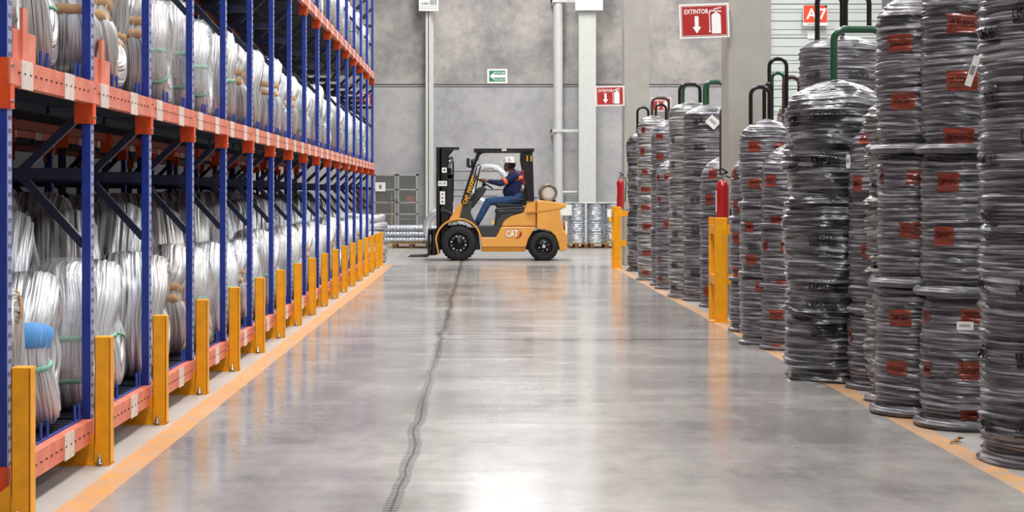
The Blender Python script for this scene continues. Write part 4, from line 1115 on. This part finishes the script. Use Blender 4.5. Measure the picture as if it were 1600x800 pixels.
mb = MB(); mb.tube([(U(150),-.22,W_(150)),(U(172),-.22,W_(140)),(U(182),-.22,W_(165)),(U(182),-.22,W_(330))], .014, 8); mb.tube([(U(150),-.18,W_(140)),(U(176),-.18,W_(132)),(U(180),-.18,W_(175)),(U(180),-.18,W_(400))], .014, 8); mb.build('hydraulic_hose', 'black', fk)
for (a, b_, c_, d_, tx) in ((115,143,198,228,''), (92,145,278,308,'IC-0'), (103,133,340,418,'')):
    mb = MB(); mb.box(U(a), U(b_), -.356, -.352, W_(d_), W_(c_)); mb.mi = 1
    if tx: mb.text(tx, U(a)+.02, W_(d_)+.03, .045, -.358, w=.13)
    elif d_ > 400:
        for q in (352, 375, 398): mb.plate(U(113), U(123), W_(q+8), W_(q), -.358)
    else: mb.plate(U(124), U(135), W_(218), W_(207), -.358)
    mb.build('mast_sticker', ['paper', 'ink'], fk)
mb = MB(); mb.cyl((U(122),-.30,W_(450)),(U(122),-.40,W_(450)),.05,14); mb.cyl((U(135),-.38,W_(455)),(U(180),-.38,W_(475)),.02,10); mb.build('tilt_fitting', 'steel_dark', fk)
mb = MB(); mb.box(U(150), U(182), -.40, -.33, W_(545), W_(515)); mb.build('mudguard_light', 'lug', fk, bevel=.01)
# carriage and forks
mb = MB(); mb.box(U(38), U(50), -.5, .5, W_(600), W_(568)); mb.box(U(38), U(50), -.5, .5, W_(722), W_(690))
for y in (-.46, .46): mb.box(U(50), U(78), y-.02, y+.02, W_(722), W_(568))
for y in (-.2, .2): mb.box(U(50), U(84), y-.03, y+.03, W_(722), W_(568))
mb.box(U(50), U(60), -.48, .48, W_(715), W_(575)); mb.build('fork_carriage', 'black_metal', fk, bevel=.004)
for y in (-.32, .32):
    mb = MB(); mb.prism(P2([(38,566),(30,566),(28,722),(-88,728),(-88,734),(25,734),(38,728)]), y-.05, y+.05); mb.build('fork', 'steel_dark', fk, bevel=.003)
# lamps
for sg in (-1, 1):
    mb = MB(); mb.box(U(262), U(280), sg*.47-.06, sg*.47+.06, W_(192), W_(142)); mb.prism(P2([(262,192),(262,180),(310,190),(305,200)]), sg*.47-.02, sg*.47+.02); hl = mb.build('headlamp', 'black', fk, bevel=.008)
    mb = MB(); mb.lathe([(0,-.02),(.06,-.02),(.075,.03),(.06,.06),(0,.06)], (U(295), sg*.47, W_(168)), 'x', 16); mb.build('lamp_shell', 'black', hl)
mb = MB(); mb.tube([(U(300),-.52,W_(400)),(U(318),-.54,W_(320)),(U(335),-.54,W_(240)),(U(345),-.54,W_(190)),(U(338),-.53,W_(180)),(U(325),-.52,W_(190)),(U(305),-.50,W_(270))], .012, 8); mb.build('grab_handle', 'black', fk)
# tank
c = Vector((U(752), 0, W_(348)))
mb = MB(); mb.lathe([(0,-.42),(.10,-.415),(.135,-.40),(.15,-.37),(.165,-.33),(.165,.33),(.14,.38),(.08,.41),(0,.42)], c, 'y', 32); tk = mb.build('gas_tank', 'tank', fk)
mb = MB(); mb.lathe([(.135,-.40),(.135,-.46),(.155,-.46),(.172,-.44),(.172,-.30),(.165,-.30)], c, 'y', 32); mb.build('tank_collar', 'tank_edge', tk)
mb = MB()
for y in (-.25, .25): mb.box(c.x-.14, c.x+.14, y-.03, y+.03, W_(404), W_(390))
for y in (-.25, .25): mb.lathe([(.167,-.02),(.172,-.02),(.172,.02),(.167,.02)], (c.x, y, c.z), 'y', 32)
mb.build('tank_bracket', 'black_metal', fk)
mb = MB(); mb.tube([(U(665),-.2,W_(388)),(U(680),-.2,W_(376)),(U(700),-.2,W_(380)),(U(715),-.2,W_(392))], .009, 8); mb.build('gas_hose', 'black', fk)
mb = MB(); mb.lathe([(0,0),(.045,0),(.05,.02),(.05,.24),(.03,.28),(0,.28)], (U(602), .12, W_(300)), 'z', 18); mb.build('cab_extinguisher', 'ext_red', fk)
mb = MB(); mb.box(U(852), U(864), -.42, .42, W_(600), W_(520)); mb.box(U(850), U(866), -.3, .3, W_(690), W_(665)); mb.build('rear_reflector', 'sign_white', fk, bevel=.01)

# ------------------------------------------------------------------ driver
def capsule(mb, a, b, r1, r2=None, n=14):
    r2 = r1 if r2 is None else r2; a = Vector(a); b = Vector(b)
    mb.tube([a, b], [r1, r2], n); mb.ball(a, r1, n=n); mb.ball(b, r2, n=n)
def remesh(o, vox=.007, sm=4):
    md = o.modifiers.new('r', 'REMESH'); md.mode = 'VOXEL'; md.voxel_size = vox; md.use_smooth_shade = True
    m2 = o.modifiers.new('s', 'SMOOTH'); m2.iterations = sm; m2.factor = .5
pr = thing('person', 'driver in white helmet, navy jacket with orange bands and jeans on the forklift', 'person', FO)
def J(cx, cy, y=0): return Vector((U(cx), y, W_(cy)))
mb = MB()
hc = J(521, 178)
mb.ball(hc+Vector((.005,0,.015)), .098, .078, .105, 20)           # skull
mb.ball(hc+Vector((-.045,0,-.055)), .06, .056, .07, 16)           # jaw
mb.ball(hc+Vector((-.080,0,-.095)), .026, .03, .022, 12)          # chin
mb.add([hc+Vector(p) for p in ((-.088,0,.02),(-.122,0,-.028),(-.085,.018,-.036),(-.085,-.018,-.036),(-.06,0,-.02))], [(0,2,1),(0,1,3),(1,2,3),(0,3,4),(0,4,2),(2,4,3)])
mb.ball(hc+Vector((-.094,0,-.058)), .012, .022, .008, 10)          # lips
for sg in (-1, 1): mb.ball(hc+Vector((.012, sg*.08, -.015)), .016, .010, .028, 10); mb.ball(hc+Vector((-.082, sg*.03, .005)), .014, .016, .010, 10)
capsule(mb, hc+Vector((.02,0,-.06)), J(545, 232), .052, .06)
capsule(mb, J(548, 245), J(572, 385), .12, .12)
for sg in (-1, 1):
    sh = J(550, 246, sg*.17); el = J(468, 292, sg*.24); wr = J(385, 278, sg*.17); hd = J(358, 272, sg*.165)
    capsule(mb, sh, el, .05, .042); capsule(mb, el, wr, .042, .028); capsule(mb, wr, hd, .028, .034)
    mb.ball(J(365, 274, sg*.165), .045, .022, .04, 14)
    for k in range(4):
        a = hd+Vector((-.005-.004*k, (k-1.5)*.018, .012)); b_ = a+Vector((-.042+.004*abs(k-1.2), 0, .010)); c_ = b_+Vector((-.012, 0, -.030)); d_ = c_+Vector((.018, 0, -.014))
        capsule(mb, a, b_, .0095, .009, 8); capsule(mb, b_, c_, .009, .0085, 8); capsule(mb, c_, d_, .0085, .0075, 8)
    a = J(372, 272, sg*.145); b_ = a+Vector((-.035, -sg*.03, .004)); c_ = b_+Vector((-.028, 0, -.006)); capsule(mb, a, b_, .012, .0105, 8); capsule(mb, b_, c_, .0105, .009, 8)
    hp = J(570, 398, sg*.09); kn = J(392, 402, sg*.15); an = J(330, 520, sg*.15)
    capsule(mb, hp, kn, .08, .055); capsule(mb, kn, an, .05, .036); capsule(mb, an, J(300, 536, sg*.15), .036, .03)
capsule(mb, J(575, 388, -.06), J(575, 388, .06), .11)
body = mb.build('body', 'skin', pr); remesh(body, .006, 3)
mb = MB()
capsule(mb, J(553, 262), J(542, 330), .155, .165, 20); capsule(mb, J(542, 330), J(560, 372), .165, .145, 20)
mb.ball(J(520, 340), .13, .15, .14, 18)
capsule(mb, J(552, 246, -.13), J(552, 246, .13), .088, .088, 16); capsule(mb, J(546, 232), J(542, 222), .08, .07)
for sg in (-1, 1):
    capsule(mb, J(552, 248, sg*.17), J(468, 292, sg*.24), .083, .062, 16); capsule(mb, J(468, 292, sg*.24), J(402, 280, sg*.185), .062, .044, 16)
jk = mb.build('jacket', 'navy', pr); remesh(jk, .011, 5)
mb = MB(); capsule(mb, J(575, 385, -.07), J(575, 385, .07), .13, .13, 18)
for sg in (-1, 1):
    capsule(mb, J(568, 396, sg*.09), J(394, 400, sg*.15), .105, .078, 16); capsule(mb, J(394, 400, sg*.15), J(334, 512, sg*.15), .076, .062, 16)
tr = mb.build('jeans', 'denim', pr); remesh(tr, .011, 4)
mb = MB(); mb.lathe([(.150,-.016),(.156,-.014),(.156,.014),(.150,.016)], (0,0,0), 'z', 28); bt = mb.build('belt', 'belt', pr); bt.location = J(562, 376); bt.scale = (1, 1.08, 1); bt.rotation_euler = (0, .25, 0)
for sg in (-1, 1):
    mb = MB(); capsule(mb, J(332, 512, sg*.15), J(328, 528, sg*.15), .055, .052); capsule(mb, J(328, 532, sg*.15), J(300, 540, sg*.15), .048, .042); bo = mb.build('boot', 'boot', pr); remesh(bo, .009, 3)
    # sleeve band
    a = J(552, 248, sg*.17); b_ = J(468, 292, sg*.24); m_ = a.lerp(b_, .72); d = (b_-a).normalized()
    mb = MB(); mb.tube([m_-d*.035, m_-d*.034, m_+d*.034, m_+d*.035], [.066, .0735, .071, .063], 20); mb.build('sleeve_band', 'hivis', pr)
    # shoulder-blade band on the side of the torso
mb = MB(); vs = []; n = 28
for z in (-.035, .035):
    for k in range(n): 
        a = 2*PI*k/n; vs.append((.168*math.cos(a), .172*math.sin(a), z))
half = [k for k in range(n) if math.cos(2*PI*k/n) > -.05 and math.cos(2*PI*(k+1)/n) > -.2]
mb.add(vs, [(k, (k+1)%n, n+(k+1)%n, n+k) for k in half], True); bd = mb.build('back_band', 'hivis', pr); bd.location = J(551, 268); bd.rotation_euler = (0, -.28, 0); bd.modifiers.new('s','SOLIDIFY').thickness = .01
# far-side and near-side short band segment on the shoulder
mb = MB(); mb.ball((0,0,0), .115, .095, .118, 20); 
hr = mb.build('hair', 'hair', pr); hr.location = hc+Vector((.030,0,.0)); hr.scale = (.80, .93, .82)
mb = MB(); n = 32; prof = []
for k in range(9):
    a = k*PI/16; prof.append((.132*math.cos(a)**.8 if k < 8 else .0, .118*math.sin(a)))
mb.lathe([(.145,-.012),(.150,-.006),(.134,.0)]+prof[1:], (0,0,0), 'z', n); mb.mi = 0
mb.prism([(-.205,-.016),(-.10,-.010),(-.10,.004),(-.205,-.008)], -.075, .075)
hm = mb.build('helmet', 'helmet', pr); hm.location = J(524, 162)+Vector((0,0,-.005)); hm.scale = (.98, .86, .98); hm.rotation_euler = (0, .04, 0)

# ------------------------------------------------------------------ light
def area(name, loc, sx, sy, power, color=(1,1,1), rot=(0,0,0)):
    l = bpy.data.lights.new(name, 'AREA'); l.shape = 'RECTANGLE'; l.size = sx; l.size_y = sy; l.energy = power; l.color = color
    o = bpy.data.objects.new(name, l); COL.objects.link(o); o.location = loc; o.rotation_euler = rot; return o
# unseen glowing ceiling panels added to light the hall, each with an area lamp
n_ = 1
for y in (3, 11, 19, 27, 35.5):
    for x, p in ((.4, 1.0), (8.5, .6)):
        n_ += 1
        mb = MB(); mb.box(x-.9, x+.9, y-2.2, y+2.2, CZ-.03, CZ-.005); w_ = struct(mb.build('window_%d' % n_, 'daylight_glass'))
        area('skylight', (x, y, CZ-.06), 1.8, 4.4, 600*p, (1, .98, .95))
wd = bpy.data.worlds.new('w'); SC.world = wd; wd.use_nodes = True
wd.node_tree.nodes['Background'].inputs[0].default_value = (.75, .8, .9, 1); wd.node_tree.nodes['Background'].inputs[1].default_value = .4

cam = bpy.data.cameras.new('camera'); co = bpy.data.objects.new('camera', cam); COL.objects.link(co)
cam.sensor_width = 36; cam.lens = 36*F/1600; cam.shift_x = (800-VX)/1600; cam.shift_y = -(400-VY)/1600
co.location = (0, 0, H); co.rotation_euler = (PI/2, 0, 0); cam.clip_end = 200
SC.camera = co
SC.view_settings.view_transform = 'Standard'; SC.view_settings.look = 'None'; SC.view_settings.gamma = 1
SC.view_settings.use_curve_mapping = False
SC.view_settings.exposure = -0.06
